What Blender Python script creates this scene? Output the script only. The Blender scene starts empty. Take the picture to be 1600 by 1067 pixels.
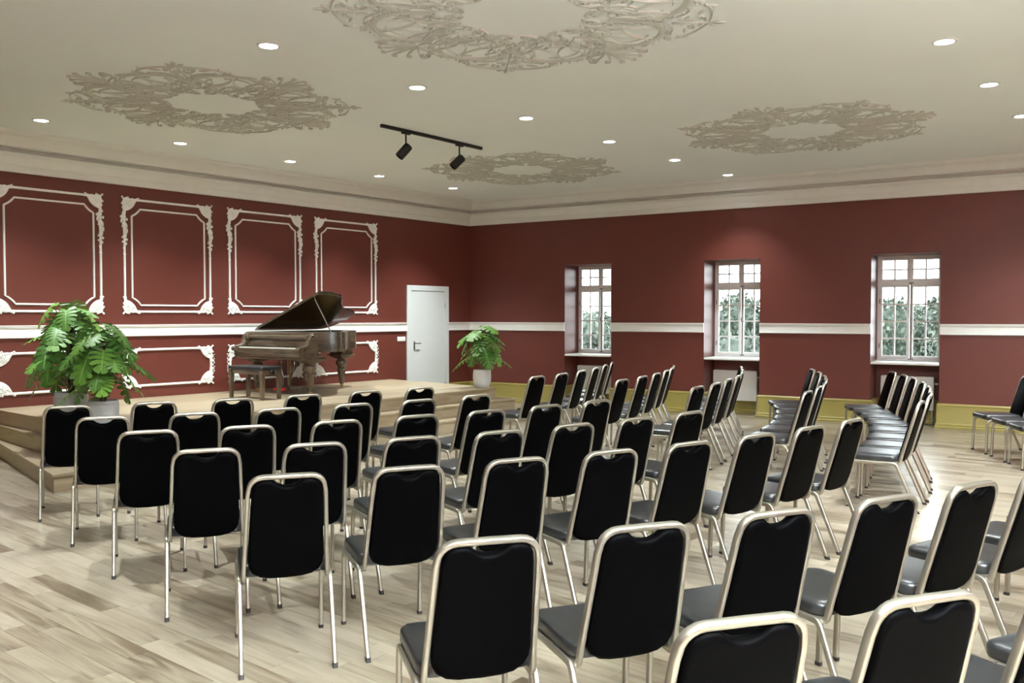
import bpy, bmesh, math, random
from mathutils import Vector, Matrix

# ------------------------------------------------------------------ camera, world, exposure
scene = bpy.context.scene
COL = scene.collection
PI = math.pi
rad = math.radians

cam_data = bpy.data.cameras.new('camera')
cam_data.sensor_width = 36.0
cam_data.lens = 1368.6 * 36.0 / 1600.0
cam_data.clip_end = 300
cam = bpy.data.objects.new('camera', cam_data)
COL.objects.link(cam)
_yaw, _pit = rad(39.35), rad(1.656)
_fw = Vector((math.cos(_yaw) * math.cos(_pit), math.sin(_yaw) * math.cos(_pit), -math.sin(_pit)))
cam.location = (0, 0, 1.6)
cam.rotation_euler = _fw.to_track_quat('-Z', 'Y').to_euler()
scene.camera = cam

world = bpy.data.worlds.new('overcast_sky')
scene.world = world
world.use_nodes = True
_bg = world.node_tree.nodes['Background']
_bg.inputs['Color'].default_value = (0.90, 0.96, 1.0, 1)
_bg.inputs['Strength'].default_value = 5.0

vs = scene.view_settings
vs.view_transform = 'Standard'
vs.look = 'None'
vs.exposure = 1.42
vs.gamma = 1.0
vs.use_curve_mapping = False

LAMP_POWER = 180.0
LAMP_COLOR = (0.93, 1.0, 1.0)
LAMP_CONE = 99.0
UPLIGHT_POWER = 1950.0
UPLIGHT_COLOR = (0.93, 1.0, 1.06)
LAMP_BLEND = 0.9
LENS_GLOW = 14.0

# ------------------------------------------------------------------ helpers
class MB:
    """collects vertices and faces, then links them as ONE mesh object"""
    def __init__(self):
        self.v = []
        self.f = []

    def add(self, verts, faces):
        n = len(self.v)
        self.v += [tuple(p) for p in verts]
        self.f += [tuple(i + n for i in f) for f in faces]
        return self

    def box(self, x0, x1, y0, y1, z0, z1):
        vs_ = [(x, y, z) for z in (z0, z1) for y in (y0, y1) for x in (x0, x1)]
        return self.add(vs_, [(0, 2, 3, 1), (4, 5, 7, 6), (0, 1, 5, 4), (2, 6, 7, 3), (0, 4, 6, 2), (1, 3, 7, 5)])

    def loft(self, rings, cap=True, closed=True):
        n = len(rings[0])
        b = len(self.v)
        for r in rings:
            self.v += [tuple(p) for p in r]
        m = n if closed else n - 1
        for k in range(len(rings) - 1):
            for i in range(m):
                j = (i + 1) % n
                self.f.append((b + k * n + i, b + k * n + j, b + (k + 1) * n + j, b + (k + 1) * n + i))
        if cap and closed:
            self.f.append(tuple(b + i for i in reversed(range(n))))
            self.f.append(tuple(b + (len(rings) - 1) * n + i for i in range(n)))
        return self

    def prism(self, poly, z0, z1, tf=None):
        r0 = [(x, y, z0) for x, y in poly]
        r1 = [(x, y, z1) for x, y in poly]
        if tf:
            r0 = [tf(*p) for p in r0]
            r1 = [tf(*p) for p in r1]
        return self.loft([r0, r1])

    def lathe(self, prof, c=(0, 0, 0), n=24, tf=None):
        rings = []
        for r, z in prof:
            ring = [(c[0] + r * math.cos(2 * PI * i / n), c[1] + r * math.sin(2 * PI * i / n), c[2] + z) for i in range(n)]
            if tf:
                ring = [tf(*p) for p in ring]
            rings.append(ring)
        return self.loft(rings)

    def rod(self, path, r, n=8, ends=True):
        """round tube through the points; r is one radius or a list"""
        path = [Vector(p) for p in path]
        rr = r if isinstance(r, (list, tuple)) else [r] * len(path)
        up = None
        rings = []
        for i, p in enumerate(path):
            a = path[max(i - 1, 0)]
            b = path[min(i + 1, len(path) - 1)]
            t = (b - a).normalized()
            if up is None:
                up = t.orthogonal().normalized()
            up = (up - t * up.dot(t)).normalized()
            s = t.cross(up)
            rings.append([p + (up * math.cos(2 * PI * k / n) + s * math.sin(2 * PI * k / n)) * rr[i] for k in range(n)])
        return self.loft(rings, cap=ends)

    def flat_tube(self, path, refs, w, h, bev=0.3):
        """rounded-rectangle tube: w along the reference direction, h across it"""
        path = [Vector(p) for p in path]
        rings = []
        a, b = w / 2, h / 2
        c = min(a, b) * bev
        sec = [(a - c, -b), (a, -b + c), (a, b - c), (a - c, b), (-a + c, b), (-a, b - c), (-a, -b + c), (-a + c, -b)]
        for i, p in enumerate(path):
            t = (path[min(i + 1, len(path) - 1)] - path[max(i - 1, 0)]).normalized()
            ref = Vector(refs[i])
            ref = (ref - t * ref.dot(t)).normalized()
            s = t.cross(ref)
            rings.append([p + ref * x + s * y for x, y in sec])
        return self.loft(rings)

    def ball(self, c, r, n=8, m=5, sq=(1, 1, 1)):
        rings = []
        for j in range(m + 1):
            th = PI * (j + 0.02 if j == 0 else (j - 0.02 if j == m else j)) / m
            rings.append([(c[0] + r * sq[0] * math.sin(th) * math.cos(2 * PI * i / n),
                           c[1] + r * sq[1] * math.sin(th) * math.sin(2 * PI * i / n),
                           c[2] - r * sq[2] * math.cos(th)) for i in range(n)])
        return self.loft(rings)

    def mesh(self, name, m=None, smooth=35):
        me = bpy.data.meshes.new(name)
        me.from_pydata(self.v, [], self.f)
        bm = bmesh.new()
        bm.from_mesh(me)
        bmesh.ops.recalc_face_normals(bm, faces=bm.faces)
        bm.to_mesh(me)
        bm.free()
        if m is not None:
            me.materials.append(m)
        if smooth:
            me.polygons.foreach_set('use_smooth', [True] * len(me.polygons))
            me.set_sharp_from_angle(angle=rad(smooth))
        me.update()
        return me

    def build(self, name, m, parent=None, smooth=35, bevel=0.0, seg=2, kind=None):
        o = bpy.data.objects.new(name, self.mesh(name, m, smooth))
        COL.objects.link(o)
        if parent is not None:
            o.parent = parent
        if bevel:
            md = o.modifiers.new('bevel', 'BEVEL')
            md.width = bevel
            md.segments = seg
            md.limit_method = 'ANGLE'
            md.angle_limit = rad(40)
        if kind:
            o['kind'] = kind
        return o


def put(name, me, parent=None, loc=(0, 0, 0), rot=(0, 0, 0), scale=(1, 1, 1), kind=None):
    o = bpy.data.objects.new(name, me)
    COL.objects.link(o)
    if parent is not None:
        o.parent = parent
    o.location = loc
    o.rotation_euler = rot
    o.scale = scale
    if kind:
        o['kind'] = kind
    return o


def tag(o, label=None, cat=None, group=None, kind=None):
    if label:
        o['label'] = label
    if cat:
        o['category'] = cat
    if group:
        o['group'] = group
    if kind:
        o['kind'] = kind
    return o


def empty(name, loc=(0, 0, 0), rz=0.0, rot=None):
    o = bpy.data.objects.new(name, None)
    o.empty_display_size = 0.1
    COL.objects.link(o)
    o.location = loc
    o.rotation_euler = rot if rot else (0, 0, rz)
    return o


def thing(name, label, cat, loc=(0, 0, 0), rz=0.0, group=None):
    return tag(empty(name, loc, rz), label, cat, group)



def copy_tree(o, parent=None):
    c = o.copy()
    COL.objects.link(c)
    if parent is not None:
        c.parent = parent
    for ch in list(o.children):
        copy_tree(ch, c)
    return c


ORD = ['', 'first', 'second', 'third', 'fourth', 'fifth', 'sixth', 'seventh', 'eighth', 'ninth']


def arc(cx, cy, r, a0, a1, n):
    return [(cx + r * math.cos(rad(a0 + (a1 - a0) * i / n)), cy + r * math.sin(rad(a0 + (a1 - a0) * i / n))) for i in range(n + 1)]


def rrect(x0, x1, y0, y1, r, n=4):
    return (arc(x1 - r, y1 - r, r, 0, 90, n) + arc(x0 + r, y1 - r, r, 90, 180, n) +
            arc(x0 + r, y0 + r, r, 180, 270, n) + arc(x1 - r, y0 + r, r, 270, 360, n))


# ------------------------------------------------------------------ materials
def principled(name):
    m = bpy.data.materials.new(name)
    m.use_nodes = True
    nt = m.node_tree
    return m, nt, nt.nodes['Principled BSDF']


def plain(name, col, rough=0.5, metal=0.0, spec=0.5, coat=0.0, var=0.05, vscale=6.0, bump=0.0, bscale=60.0, sheen=0.0):
    """one colour with a little procedural mottling and, if asked, fine relief"""
    m, nt, b = principled(name)
    b.inputs['Roughness'].default_value = rough
    b.inputs['Metallic'].default_value = metal
    b.inputs['Specular IOR Level'].default_value = spec
    b.inputs['Coat Weight'].default_value = coat
    if sheen:
        b.inputs['Sheen Weight'].default_value = sheen
    tc = nt.nodes.new('ShaderNodeTexCoord')
    nz = nt.nodes.new('ShaderNodeTexNoise')
    nz.inputs['Scale'].default_value = vscale
    nz.inputs['Detail'].default_value = 3
    nt.links.new(tc.outputs['Object'], nz.inputs['Vector'])
    rp = nt.nodes.new('ShaderNodeValToRGB')
    rp.color_ramp.elements[0].position = 0.3
    rp.color_ramp.elements[1].position = 0.7
    rp.color_ramp.elements[0].color = tuple(c * (1 - var) for c in col) + (1,)
    rp.color_ramp.elements[1].color = tuple(min(1, c * (1 + var)) for c in col) + (1,)
    nt.links.new(nz.outputs['Fac'], rp.inputs['Fac'])
    nt.links.new(rp.outputs['Color'], b.inputs['Base Color'])
    if bump:
        n2 = nt.nodes.new('ShaderNodeTexNoise')
        n2.inputs['Scale'].default_value = bscale
        n2.inputs['Detail'].default_value = 2
        nt.links.new(tc.outputs['Object'], n2.inputs['Vector'])
        bp = nt.nodes.new('ShaderNodeBump')
        bp.inputs['Strength'].default_value = bump
        bp.inputs['Distance'].default_value = 0.003
        nt.links.new(n2.outputs['Fac'], bp.inputs['Height'])
        nt.links.new(bp.outputs['Normal'], b.inputs['Normal'])
    return m


def wood(name, light, mid, dark, along='y', rough=0.35, contrast=1.0, coat=0.0, knots=True, fine=28.0, per=0.35):
    """boards: tone differs from board to board, grain runs along one axis"""
    m, nt, b = principled(name)
    N, Lk = nt.nodes.new, nt.links.new
    b.inputs['Roughness'].default_value = rough
    b.inputs['Coat Weight'].default_value = coat
    b.inputs['Coat Roughness'].default_value = 0.08
    geo = N('ShaderNodeNewGeometry')
    oi = N('ShaderNodeObjectInfo')
    add = N('ShaderNodeMath'); add.operation = 'ADD'
    Lk(geo.outputs['Random Per Island'], add.inputs[0]); Lk(oi.outputs['Random'], add.inputs[1])
    fr = N('ShaderNodeMath'); fr.operation = 'FRACT'
    Lk(add.outputs[0], fr.inputs[0])
    off = N('ShaderNodeVectorMath'); off.operation = 'SCALE'
    off.inputs[0].default_value = (7.3, 11.7, 5.1)
    Lk(fr.outputs[0], off.inputs['Scale'])
    pos = N('ShaderNodeVectorMath'); pos.operation = 'ADD'
    if along in 'xyz':
        Lk(geo.outputs['Position'], pos.inputs[0])
    else:
        tc = N('ShaderNodeTexCoord')
        Lk(tc.outputs['Object'], pos.inputs[0])
    Lk(off.outputs['Vector'], pos.inputs[1])
    sc = N('ShaderNodeVectorMath'); sc.operation = 'MULTIPLY'
    a = along.lower()
    sc.inputs[1].default_value = {'x': (1.3, fine * .45, fine * .45), 'y': (fine * .45, 1.3, fine * .45), 'z': (fine * .45, fine * .45, 1.3)}[a[-1]]
    Lk(pos.outputs[0], sc.inputs[0])
    n1 = N('ShaderNodeTexNoise')
    n1.inputs['Scale'].default_value = 1.0
    n1.inputs['Detail'].default_value = 4
    n1.inputs['Distortion'].default_value = 1.6
    Lk(sc.outputs[0], n1.inputs['Vector'])
    sc2 = N('ShaderNodeVectorMath'); sc2.operation = 'MULTIPLY'
    sc2.inputs[1].default_value = {'x': (3, fine * 4, fine * 4), 'y': (fine * 4, 3, fine * 4), 'z': (fine * 4, fine * 4, 3)}[a[-1]]
    Lk(pos.outputs[0], sc2.inputs[0])
    n2 = N('ShaderNodeTexNoise')
    n2.inputs['Scale'].default_value = 1.0
    n2.inputs['Detail'].default_value = 2
    Lk(sc2.outputs[0], n2.inputs['Vector'])
    mixf = N('ShaderNodeMath'); mixf.operation = 'MULTIPLY_ADD'
    mixf.inputs[1].default_value = 0.25
    Lk(n2.outputs['Fac'], mixf.inputs[0])
    m1 = N('ShaderNodeMath'); m1.operation = 'MULTIPLY_ADD'
    m1.inputs[1].default_value = contrast
    m1.inputs[2].default_value = 0.5 - 0.5 * contrast - 0.125
    Lk(n1.outputs['Fac'], m1.inputs[0])
    Lk(m1.outputs[0], mixf.inputs[2])
    tone = N('ShaderNodeMath'); tone.operation = 'MULTIPLY_ADD'
    tone.inputs[1].default_value = per
    tone.inputs[2].default_value = -per / 2
    Lk(fr.outputs[0], tone.inputs[0])
    tot = N('ShaderNodeMath'); tot.operation = 'ADD'
    Lk(mixf.outputs[0], tot.inputs[0]); Lk(tone.outputs[0], tot.inputs[1])
    rp = N('ShaderNodeValToRGB')
    e = rp.color_ramp.elements
    e[0].position = 0.15; e[0].color = (*dark, 1)
    e[1].position = 0.80; e[1].color = (*light, 1)
    k = e.new(0.45); k.color = (*mid, 1)
    Lk(tot.outputs[0], rp.inputs['Fac'])
    col = rp.outputs['Color']
    if knots:
        ks = N('ShaderNodeVectorMath'); ks.operation = 'MULTIPLY'
        ks.inputs[1].default_value = {'x': (1.5, 5, 5), 'y': (5, 1.5, 5), 'z': (5, 5, 1.5)}[a[-1]]
        Lk(pos.outputs[0], ks.inputs[0])
        vo = N('ShaderNodeTexVoronoi')
        vo.inputs['Scale'].default_value = 0.62
        Lk(ks.outputs[0], vo.inputs['Vector'])
        kr = N('ShaderNodeValToRGB')
        kr.color_ramp.elements[0].position = 0.02
        kr.color_ramp.elements[0].color = (0.75, 0.75, 0.75, 1)
        kr.color_ramp.elements[1].position = 0.075
        kr.color_ramp.elements[1].color = (0, 0, 0, 1)
        Lk(vo.outputs['Distance'], kr.inputs['Fac'])
        mx = N('ShaderNodeMixRGB')
        mx.inputs['Color2'].default_value = tuple(c * .35 for c in dark) + (1,)
        Lk(kr.outputs['Color'], mx.inputs['Fac'])
        Lk(col, mx.inputs['Color1'])
        col = mx.outputs['Color']
    Lk(col, b.inputs['Base Color'])
    return m


def glass_mat():
    m = bpy.data.materials.new('window_glass')
    m.use_nodes = True
    nt = m.node_tree
    nt.nodes.clear()
    out = nt.nodes.new('ShaderNodeOutputMaterial')
    tr = nt.nodes.new('ShaderNodeBsdfTransparent')
    tr.inputs['Color'].default_value = (0.95, 0.97, 0.96, 1)
    gl = nt.nodes.new('ShaderNodeBsdfGlossy')
    gl.inputs['Roughness'].default_value = 0.02
    fr = nt.nodes.new('ShaderNodeFresnel')
    fr.inputs['IOR'].default_value = 1.35
    mx = nt.nodes.new('ShaderNodeMixShader')
    nt.links.new(fr.outputs[0], mx.inputs[0])
    nt.links.new(tr.outputs[0], mx.inputs[1])
    nt.links.new(gl.outputs[0], mx.inputs[2])
    nt.links.new(mx.outputs[0], out.inputs['Surface'])
    return m


def glow_mat(name, col, strength):
    m, nt, b = principled(name)
    b.inputs['Base Color'].default_value = (0.9, 0.9, 0.9, 1)
    b.inputs['Emission Color'].default_value = (*col, 1)
    b.inputs['Emission Strength'].default_value = strength
    return m


def leaf_mat(name, a, bcol, vein):
    m, nt, b = principled(name)
    N, Lk = nt.nodes.new, nt.links.new
    b.inputs['Roughness'].default_value = 0.52
    b.inputs['Specular IOR Level'].default_value = 0.5
    oi = N('ShaderNodeObjectInfo')
    rp = N('ShaderNodeValToRGB')
    rp.color_ramp.elements[0].color = (*a, 1)
    rp.color_ramp.elements[1].color = (*bcol, 1)
    Lk(oi.outputs['Random'], rp.inputs['Fac'])
    tc = N('ShaderNodeTexCoord')
    sx = N('ShaderNodeSeparateXYZ')
    Lk(tc.outputs['Object'], sx.inputs[0])
    ab = N('ShaderNodeMath'); ab.operation = 'ABSOLUTE'
    Lk(sx.outputs['X'], ab.inputs[0])
    vr = N('ShaderNodeValToRGB')
    vr.color_ramp.elements[0].position = 0.008
    vr.color_ramp.elements[0].color = (0.8, 0.8, 0.8, 1)
    vr.color_ramp.elements[1].position = 0.03
    vr.color_ramp.elements[1].color = (0, 0, 0, 1)
    Lk(ab.outputs[0], vr.inputs['Fac'])
    mx = N('ShaderNodeMixRGB')
    mx.inputs['Color2'].default_value = (*vein, 1)
    Lk(vr.outputs['Color'], mx.inputs['Fac'])
    Lk(rp.outputs['Color'], mx.inputs['Color1'])
    Lk(mx.outputs['Color'], b.inputs['Base Color'])
    b.inputs['Subsurface Weight'].default_value = 0.0
    return m


M = {}
M['red'] = plain('maroon_wall_paint', (0.142, 0.034, 0.0235), 0.45, var=0.03, vscale=2.0, bump=0.04, bscale=180)
M['olive'] = plain('olive_baseboard_paint', (0.33, 0.275, 0.075), 0.4, var=0.03)
M['ceiling'] = plain('ceiling_paint', (0.86, 0.90, 0.87), 0.75, var=0.015, vscale=1.0)
M['plaster'] = plain('white_plaster', (0.76, 0.77, 0.73), 0.55, var=0.02)
M['rosette'] = plain('grey_stucco', (0.60, 0.605, 0.54), 0.6, var=0.04)
M['white'] = plain('white_satin_paint', (0.88, 0.90, 0.87), 0.35, var=0.015)
M['door'] = plain('white_door_lacquer', (0.74, 0.80, 0.80), 0.3, var=0.01)
M['frame_white'] = plain('white_window_paint', (0.90, 0.91, 0.91), 0.35, var=0.02)
M['floor'] = wood('oak_floor', (0.385, 0.337, 0.258), (0.285, 0.241, 0.174), (0.145, 0.109, 0.071), 'y', rough=0.28, contrast=1.25, per=0.5)
M['stage'] = wood('oak_stage', (0.43, 0.355, 0.245), (0.34, 0.27, 0.173), (0.22, 0.16, 0.092), 'x', rough=0.4, contrast=0.9, per=0.25)
M['stage_side'] = wood('oak_stage_side', (0.43, 0.355, 0.245), (0.34, 0.27, 0.173), (0.22, 0.16, 0.092), 'y', rough=0.4, contrast=0.9, per=0.25)
M['under'] = plain('dark_underlay', (0.05, 0.04, 0.03), 0.9)
M['fabric'] = plain('black_leatherette', (0.0009, 0.0009, 0.0011), 0.5, spec=0.022, var=0.1, vscale=20, bump=0.12, bscale=90)
M['seat'] = plain('black_seat_leatherette', (0.016, 0.018, 0.020), 0.34, spec=0.8, var=0.25, vscale=9, bump=0.15, bscale=70)
M['steel'] = plain('champagne_silver_tube', (0.40, 0.378, 0.318), 0.33, metal=0.85, var=0.04, vscale=12)
M['rubber'] = plain('dark_rubber', (0.02, 0.016, 0.015), 0.7)
M['piano'] = wood('rosewood', (0.150, 0.112, 0.072), (0.088, 0.064, 0.041), (0.030, 0.020, 0.013), 'LY', rough=0.22, contrast=1.3, coat=0.5, knots=False, fine=16, per=0.1)
M['piano_x'] = wood('rosewood_long', (0.150, 0.112, 0.072), (0.088, 0.064, 0.041), (0.030, 0.020, 0.013), 'LX', rough=0.22, contrast=1.3, coat=0.5, knots=False, fine=16, per=0.1)
M['piano_z'] = wood('rosewood_turned', (0.165, 0.12, 0.075), (0.10, 0.072, 0.045), (0.045, 0.030, 0.020), 'LZ', rough=0.25, contrast=1.2, coat=0.5, knots=False, fine=16, per=0.1)
M['piano_dark'] = plain('dark_polished_wood', (0.022, 0.014, 0.010), 0.18, coat=0.4, var=0.2)
M['ivory'] = plain('ivory_keys', (0.80, 0.78, 0.70), 0.25, var=0.02)
M['ebony'] = plain('ebony_keys', (0.01, 0.01, 0.01), 0.25)
M['gold'] = plain('gilded_iron', (0.50, 0.36, 0.12), 0.35, metal=0.9)
M['brass'] = plain('brass', (0.62, 0.46, 0.20), 0.3, metal=1.0)
M['felt'] = plain('red_felt', (0.42, 0.012, 0.010), 0.8)
M['leather'] = plain('black_bench_leather', (0.012, 0.012, 0.013), 0.35, bump=0.15, bscale=80)
M['black'] = plain('black_metal', (0.006, 0.006, 0.006), 0.45)
M['iron'] = plain('grey_iron', (0.16, 0.15, 0.14), 0.4, metal=0.8)
M['chrome'] = plain('brushed_steel', (0.42, 0.42, 0.42), 0.3, metal=1.0)
M['radiator'] = plain('white_radiator_enamel', (0.82, 0.82, 0.80), 0.35, var=0.01)
M['glass'] = glass_mat()
M['lens'] = glow_mat('lamp_lens', (1.0, 1.0, 1.0), LENS_GLOW)
M['ring'] = plain('white_lamp_ring', (0.8, 0.8, 0.78), 0.35)
M['leaf'] = leaf_mat('monstera_leaf', (0.045, 0.15, 0.016), (0.16, 0.36, 0.045), (0.26, 0.44, 0.11))
M['stem'] = plain('green_stem', (0.07, 0.13, 0.03), 0.5)
M['moss'] = plain('brown_moss_pole', (0.055, 0.024, 0.014), 0.95, var=0.4, vscale=30, bump=0.8, bscale=60)
M['pot_grey'] = plain('grey_concrete_pot', (0.42, 0.43, 0.43), 0.7, var=0.12, vscale=14, bump=0.1)
M['pot_white'] = plain('white_ceramic_pot', (0.74, 0.75, 0.75), 0.35, var=0.03)
M['soil'] = plain('potting_soil', (0.03, 0.02, 0.013), 0.95, var=0.3, vscale=40)
M['bark'] = plain('tree_bark', (0.09, 0.07, 0.05), 0.9, var=0.2)
M['grass'] = plain('grass', (0.03, 0.05, 0.018), 0.9, var=0.3, vscale=0.3)


def tree_leaf(name, a, b2):
    m, nt, b = principled(name)
    b.inputs['Roughness'].default_value = 0.7
    g = nt.nodes.new('ShaderNodeNewGeometry')
    rp = nt.nodes.new('ShaderNodeValToRGB')
    rp.color_ramp.elements[0].color = (*a, 1)
    rp.color_ramp.elements[1].color = (*b2, 1)
    nt.links.new(g.outputs['Random Per Island'], rp.inputs['Fac'])
    nt.links.new(rp.outputs['Color'], b.inputs['Base Color'])
    return m


M['crown'] = tree_leaf('green_crown', (0.026, 0.037, 0.028), (0.062, 0.080, 0.055))
M['crown_orange'] = tree_leaf('orange_crown', (0.10, 0.045, 0.022), (0.16, 0.08, 0.045))

# ------------------------------------------------------------------ the room
CX, CY = 12.484, 11.285           # the far corner of the room
SK = -0.1305                      # the window wall runs a little askew
W_RZ = math.atan2(-math.cos(SK), -math.sin(SK))
ZC = 3.75
X0, Y0 = -1.7, -4.6


def WW(s, n, z=0.0):
    """window wall: s metres from the corner, n metres outwards"""
    return (CX - s * math.sin(SK) + n * math.cos(SK), CY - s * math.cos(SK) - n * math.sin(SK), z)


WALL_LEN = 16.6
NICHE = [(2.069, 2.986), (4.657, 5.571), (7.221, 8.147)]
ND = 0.52
N_TOP = 2.515

def struct(o):
    o['kind'] = 'structure'
    return o


# floor: a dark base and boards laid one by one
random.seed(7)
fl = struct(MB().box(X0 - .3, 15.2, Y0 - .3, CY + .3, -0.12, -0.015).build('floor', M['under'], smooth=0))
PWID = 0.112
LENS_ = [0.55, 0.75, 0.95, 1.2]
plank_me = {}
for Lq in LENS_:
    plank_me[Lq] = MB().box(-PWID / 2 + .0006, PWID / 2 - .0006, .0006, Lq - .0006, -0.014, 0).mesh('plank', M['floor'], 0)


def in_view(x, y):
    dx, dy = x, y
    f = dx * math.cos(_yaw) + dy * math.sin(_yaw)
    r = dx * math.sin(_yaw) - dy * math.cos(_yaw)
    if f < 0.3:
        return None
    u = 800 + 1368.6 * r / f
    v = 493 + 1368.6 * 1.6 / f
    return (u, v, f)


planks = []
nx = int((15.0 - X0) / PWID) + 1
for i in range(nx):
    xc = X0 + (i + .5) * PWID
    y = Y0 - random.random()
    while y < CY:
        Lq = random.choice(LENS_)
        planks.append((xc, y, Lq))
        y += Lq
ranked = []
for q in planks:
    best = None
    for t in (0.1, 0.5, 0.9):
        w = in_view(q[0], q[1] + q[2] * t)
        if w and -20 < w[0] < 1620 and w[1] < 1100:
            best = w[2] if best is None else min(best, w[2])
    ranked.append((best if best else 99, q))
ranked.sort(key=lambda a: a[0])
for d, (xc, y, Lq) in ranked[:300]:
    put('plank', plank_me[Lq], fl, (xc, y, 0))
rest = MB()
for d, (xc, y, Lq) in ranked[300:]:
    rest.box(xc - PWID / 2 + .0006, xc + PWID / 2 - .0006, y + .0006, min(y + Lq, CY) - .0006, -0.014, 0)
rest.build('far_planks', M['floor'], fl, smooth=0, kind='stuff')

# ceiling and plain walls
struct(MB().box(X0 - .3, 16.2, Y0 - .3, CY + .3, ZC, ZC + .12).build('ceiling', M['ceiling'], smooth=0))
wl = struct(MB().box(X0 - .2, CX + .2, CY, CY + .2, -.12, ZC + .1).build('wall_left', M['red'], smooth=0))
struct(MB().box(X0 - .2, X0, Y0, CY, -.12, ZC + .1).build('wall_side', M['red'], smooth=0))
struct(MB().box(X0 - .2, 15.4, Y0 - .2, Y0, -.12, ZC + .1).build('wall_back', M['red'], smooth=0))

# window wall with three deep niches
wr = empty('wall_right', (CX, CY, 0), W_RZ)
wr['kind'] = 'structure'
mb = MB()
TH = ND + 0.18
prev = -0.2
for a, b in NICHE:
    mb.box(prev, a, 0, TH, -.12, ZC + .1)
    mb.box(a, b, 0, TH, N_TOP, ZC + .1)
    mb.box(a, b, ND, TH, -.12, 0.905)
    prev = b
mb.box(prev, WALL_LEN, 0, TH, -.12, ZC + .1)
mb.build('wall_body', M['red'], wr, smooth=0)

# cornice: one profile swept along both walls and mitred in the corner
PROF = [(0.0, 3.318), (0.045, 3.318), (0.052, 3.326), (0.056, 3.400), (0.070, 3.408), (0.086, 3.440), (0.118, 3.490),
        (0.160, 3.516), (0.172, 3.517), (0.176, 3.530), (0.164, 3.534), (0.128, 3.548), (0.112, 3.570), (0.110, 3.588), (0.225, 3.588),
        (0.230, 3.604), (0.270, 3.646), (0.345, 3.690), (0.362, 3.694), (0.364, 3.704), (0.405, 3.722), (0.420, 3.738),
        (0.424, 3.7495), (0.0, 3.7495)]


def corner_pt(o):
    # point o metres from both walls
    y = CY - o
    # (P-C).n = -o with n = (cos SK, -sin SK)
    x = CX + (-o + (y - CY) * math.sin(SK)) / math.cos(SK)
    return x, y


rA = [(X0, CY - o, z) for o, z in PROF]
rB = [corner_pt(o) + (z,) for o, z in PROF]
rC = [WW(WALL_LEN, -o, z) for o, z in PROF]
struct(MB().loft([rA, rB]).build('trim_1', M['plaster'], smooth=25))
struct(MB().loft([rB, rC]).build('trim_2', M['plaster'], smooth=25))

# chair rail
RAIL = [(0.0, 1.333), (0.022, 1.333), (0.026, 1.337), (0.026, 1.352), (0.020, 1.358), (0.018, 1.372), (0.018, 1.446),
        (0.022, 1.452), (0.028, 1.458), (0.030, 1.472), (0.034, 1.476), (0.034, 1.486), (0.0, 1.488)]
DOOR = (10.809, 11.874)


def sweep(name, prof, pts, m, parent=None):
    o = MB().loft([[p(o_, z) for o_, z in prof] for p in pts]).build(name, m, parent, smooth=25)
    return struct(o)


lw = lambda x: (lambda o, z: (x, CY - o, z))
rw = lambda s: (lambda o, z: WW(s, -o, z))
cp = lambda o, z: corner_pt(o) + (z,)
sweep('trim_3', RAIL, [lw(X0), lw(DOOR[0])], M['white'])
sweep('trim_4', RAIL, [lw(DOOR[1]), cp, rw(NICHE[0][0])], M['white'])
sweep('trim_5', RAIL, [rw(NICHE[0][1]), rw(NICHE[1][0])], M['white'])
sweep('trim_6', RAIL, [rw(NICHE[1][1]), rw(NICHE[2][0])], M['white'])
sweep('trim_7', RAIL, [rw(NICHE[2][1]), rw(WALL_LEN)], M['white'])

# olive baseboard with a stepped foot
BASE = [(0.0, 0.0), (0.050, 0.0), (0.050, 0.030), (0.042, 0.038), (0.042, 0.062), (0.030, 0.074), (0.026, 0.085),
        (0.026, 0.315), (0.030, 0.322), (0.030, 0.336), (0.020, 0.346), (0.016, 0.354), (0.0, 0.354)]


def niche_pts(a, b):
    """baseboard path that runs into a niche and out again"""
    def mk(sa, na, ds, dn):
        return lambda o, z: WW(sa + ds * o, na + dn * o, z)
    return [mk(a, 0, 1, -1), mk(a, ND, 1, -1), mk(b, ND, -1, -1), mk(b, 0, -1, -1)]


pts = [lw(DOOR[1]), cp]
for a, b in NICHE:
    pts += [lambda o, z, a=a: WW(a + o, -o, z), lambda o, z, a=a: WW(a + o, ND - o, z),
            lambda o, z, b=b: WW(b - o, ND - o, z), lambda o, z, b=b: WW(b - o, -o, z)]
pts.append(rw(WALL_LEN))
sweep('baseboard_right', BASE, pts, M['olive'])
sweep('baseboard_left', BASE, [lw(X0), lw(4.0)], M['olive'])

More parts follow.
